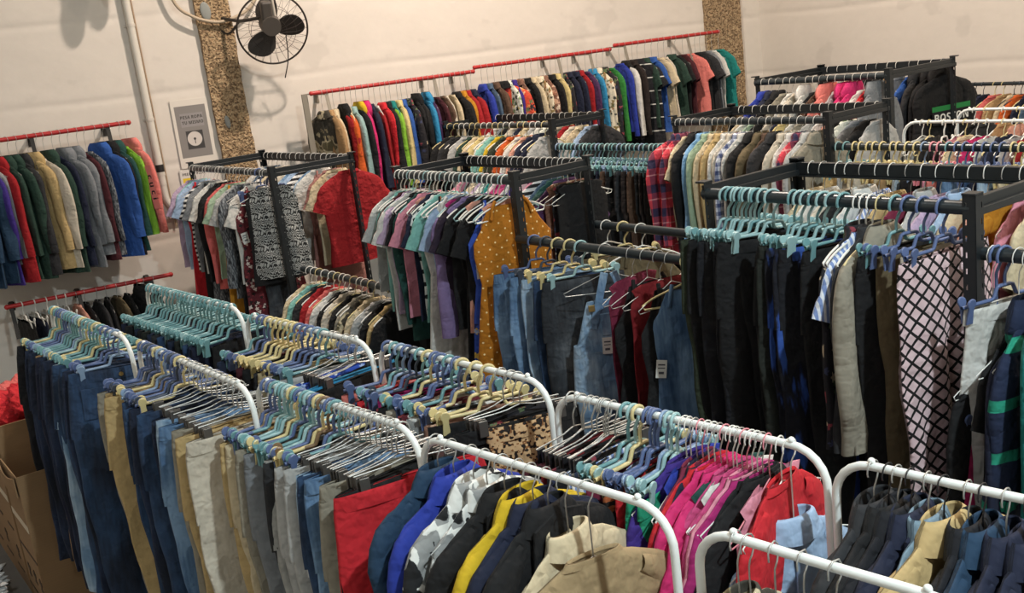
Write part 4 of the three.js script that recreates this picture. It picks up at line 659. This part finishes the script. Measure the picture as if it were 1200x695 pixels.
sign(0.3, 0.56, 256, (k, w, h) => {
  k.fillStyle = '#dcd6cc'; k.fillRect(0, 0, w, h); k.fillStyle = '#86827f'; k.fillRect(w * 0.08, h * 0.09, w * 0.84, h * 0.76);
  k.fillStyle = '#949090'; k.fillRect(w * 0.2, h * 0.2, w * 0.62, h * 0.2);
  k.fillStyle = '#35322f'; k.textAlign = 'center'; k.font = 'bold ' + Math.round(h * 0.062) + 'px sans-serif'; k.fillText('PESA ROPA', w * 0.5, h * 0.28); k.fillText('TU MISMO', w * 0.52, h * 0.36);
  k.fillStyle = '#3c3a3a'; k.fillRect(w * 0.28, h * 0.46, w * 0.46, h * 0.27); k.fillStyle = '#cfc8c2'; k.beginPath(); k.arc(w * 0.5, h * 0.58, w * 0.2, 0, 7); k.fill(); k.fillStyle = '#3a3636'; k.beginPath(); k.arc(w * 0.5, h * 0.58, w * 0.035, 0, 7); k.fill(); k.fillRect(w * 0.49, h * 0.58, w * 0.02, h * 0.07);
}, 'poster', 'grey poster with a weighing dial beside the concrete pillar', 1.53, 2.04, -0.01);
sign(0.28, 0.5, 256, (k, w, h) => {
  k.fillStyle = '#d9d5cf'; k.fillRect(0, 0, w, h); k.fillStyle = '#3a3838'; k.font = 'bold ' + Math.round(h * 0.062) + 'px sans-serif'; k.textAlign = 'left'; k.fillText('PRECIO KILO', w * 0.06, h * 0.1);
  k.fillStyle = '#e6c62e'; k.fillRect(w * 0.06, h * 0.14, w * 0.3, h * 0.15); k.fillStyle = '#5a4a20'; k.fillRect(w * 0.16, h * 0.18, w * 0.1, h * 0.07); k.fillStyle = '#6a6866'; k.fillRect(w * 0.16, h * 0.34, w * 0.08, h * 0.06); k.fillStyle = '#a9a6a2'; k.fillRect(w * 0.08, h * 0.5, w * 0.3, h * 0.02); k.fillRect(w * 0.08, h * 0.56, w * 0.3, h * 0.02);
}, 'notice', 'white notice with a yellow pictogram below the grey poster', 1.49, 1.5, -0.01);
{ // grey end frame at the start of the long rail
  const g = new THREE.Group(); g.position.set(2.44, 0, WZ + 0.28);
  part('upright', box(0.05, 2.24, 0.02, 0, 1.12, 0), greyIron, g); part('arm', box(0.14, 0.012, 0.012, 0.06, 2.235, 0, 0.002), greyIron, g);
  top(g, 'rail_support', 'grey flat upright holding the end of the red rail', 'support');
}
{ // shallow ledge where the conduit ends
  top(new THREE.Mesh(slab(0.5, 0.04, 0.06, 1.45, 1.4, WZ + 0.03), wallMat), 'ledge', 'shallow painted ledge below the white conduit', 'ledge');
}

// ---------------------------------------------------------------- cardboard boxes with red cloth
const cardMap = texture(256, 256, (u, v) => { const k = 0.9 + 0.1 * fbm(u, v, 4, 6, 201, 4) - 0.03 * ((v * 60) % 1); return [k, k * 0.98, k * 0.95]; });
const cardMat = new THREE.MeshStandardMaterial({ color: new THREE.Color('#94795a'), roughness: 0.9, map: cardMap, side: THREE.DoubleSide });
const cardInk = std('#4b3b2e', 0.9), tape = std('#c9bda6', 0.5);
function carton(u0, u1, v0, v1, h, label, printed, flapUp = 0.16) {
  const g = new THREE.Group(), D = u1 - u0, W = v1 - v0; g.position.copy(rk((u0 + u1) / 2, (v0 + v1) / 2, 0)); g.rotation.y = TH;
  const t = 0.006;
  part('side', box(t, h, D, -W / 2, h / 2, 0, 0.001), cardMat, g); part('side', box(t, h, D, W / 2, h / 2, 0, 0.001), cardMat, g);
  part('end', box(W, h, t, 0, h / 2, D / 2, 0.001), cardMat, g); part('end', box(W, h, t, 0, h / 2, -D / 2, 0.001), cardMat, g); part('bottom', box(W, t, D, 0, 0.02, 0, 0.001), cardMat, g);
  part('flap', box(W * 0.98, flapUp, t, 0, h + flapUp / 2, -D / 2, 0.001), cardMat, g);
  { const f = new THREE.BoxGeometry(t, 0.1, D * 0.98, 1, 2, 12), p = f.attributes.position; for (let i = 0; i < p.count; i++) { const z = p.getZ(i) / D, k = p.getY(i) > 0.04 ? 1 : 0; p.setXYZ(i, p.getX(i) - 0.012 - 0.01 * Math.cos(z * 3), p.getY(i) - 0.05 - k * 0.03 * Math.cos(z * 3.1), p.getZ(i)); } f.computeVertexNormals(); f.translate(-W / 2, h, 0); part('flap', f, cardMat, g); }
  if (printed) {
    part('tape', box(0.002, 0.035, D * 0.98, -W / 2 - 0.005, h - 0.27, 0, 0), tape, g);
    const ink = []; for (const z of [-0.2, 0.0, 0.2]) { ink.push(box(0.002, 0.012, 0.14, -W / 2 - 0.0045, h * 0.42, z * D * 1.6, 0)); ink.push(merge([box(0.002, 0.06, 0.02, -W / 2 - 0.0045, h * 0.26, z * D * 1.7 + 0.02, 0), box(0.002, 0.02, 0.055, -W / 2 - 0.0045, h * 0.27, z * D * 1.7 + 0.02, 0), box(0.002, 0.012, 0.05, -W / 2 - 0.0045, h * 0.215, z * D * 1.7 + 0.02, 0)])); ink.push(box(0.002, 0.01, 0.16, -W / 2 - 0.0045, h * 0.12, z * D * 1.6, 0)); }
    part('print', merge(ink), cardInk, g, 'dark printed handling marks');
  }
  return top(g, 'cardboard_box', label, 'box');
}
carton(5.1, 5.47, 0.65, 1.2, 0.77, 'open cardboard box with printed handling marks and taped side', true);
carton(5.53, 6.4, 0.65, 1.25, 0.8, 'cardboard box heaped with red cloth behind printed box', true, 0.05);
function heap(u, v, y, r, col, name, label, s) {
  const g = new THREE.SphereGeometry(1, 56, 40), p = g.attributes.position; for (let i = 0; i < p.count; i++) { const q = V3().fromBufferAttribute(p, i); const n = 1 + 0.22 * Math.sin(q.x * 9 + s) * Math.sin(q.y * 8 + q.z * 7 + s) + 0.1 * Math.sin(q.z * 21 + q.x * 17) + 0.06 * Math.sin(q.y * 33 + q.x * 29); q.multiplyScalar(n); p.setXYZ(i, q.x * r[0], q.y * r[1], q.z * r[2]); } g.computeVertexNormals();
  const m = new THREE.Mesh(g, fabric(col)); const b = rk(u, v, y); m.position.copy(b); return top(m, name, label, 'cloth', 'cloth in the cardboard box');
}
heap(5.85, 0.9, 0.86, [0.2, 0.14, 0.2], 'brightred', 'crumpled_cloth', 'bright red crumpled cloth heaped in cardboard box', 1);
heap(6.15, 0.95, 0.84, [0.2, 0.12, 0.2], 'coral', 'crumpled_cloth', 'coral crumpled cloth beside red cloth in cardboard box', 3);
heap(5.29, 0.92, 0.55, [0.2, 0.1, 0.13], 'charcoal', 'crumpled_cloth', 'dark crumpled cloth inside the printed cardboard box', 5);
heap(5.6, 0.3, 0.1, [0.24, 0.1, 0.28], 'palegrey', 'cloth_sack', 'pale grey cloth sack lying beside printed cardboard box', 7);

renderer.render(scene, camera);
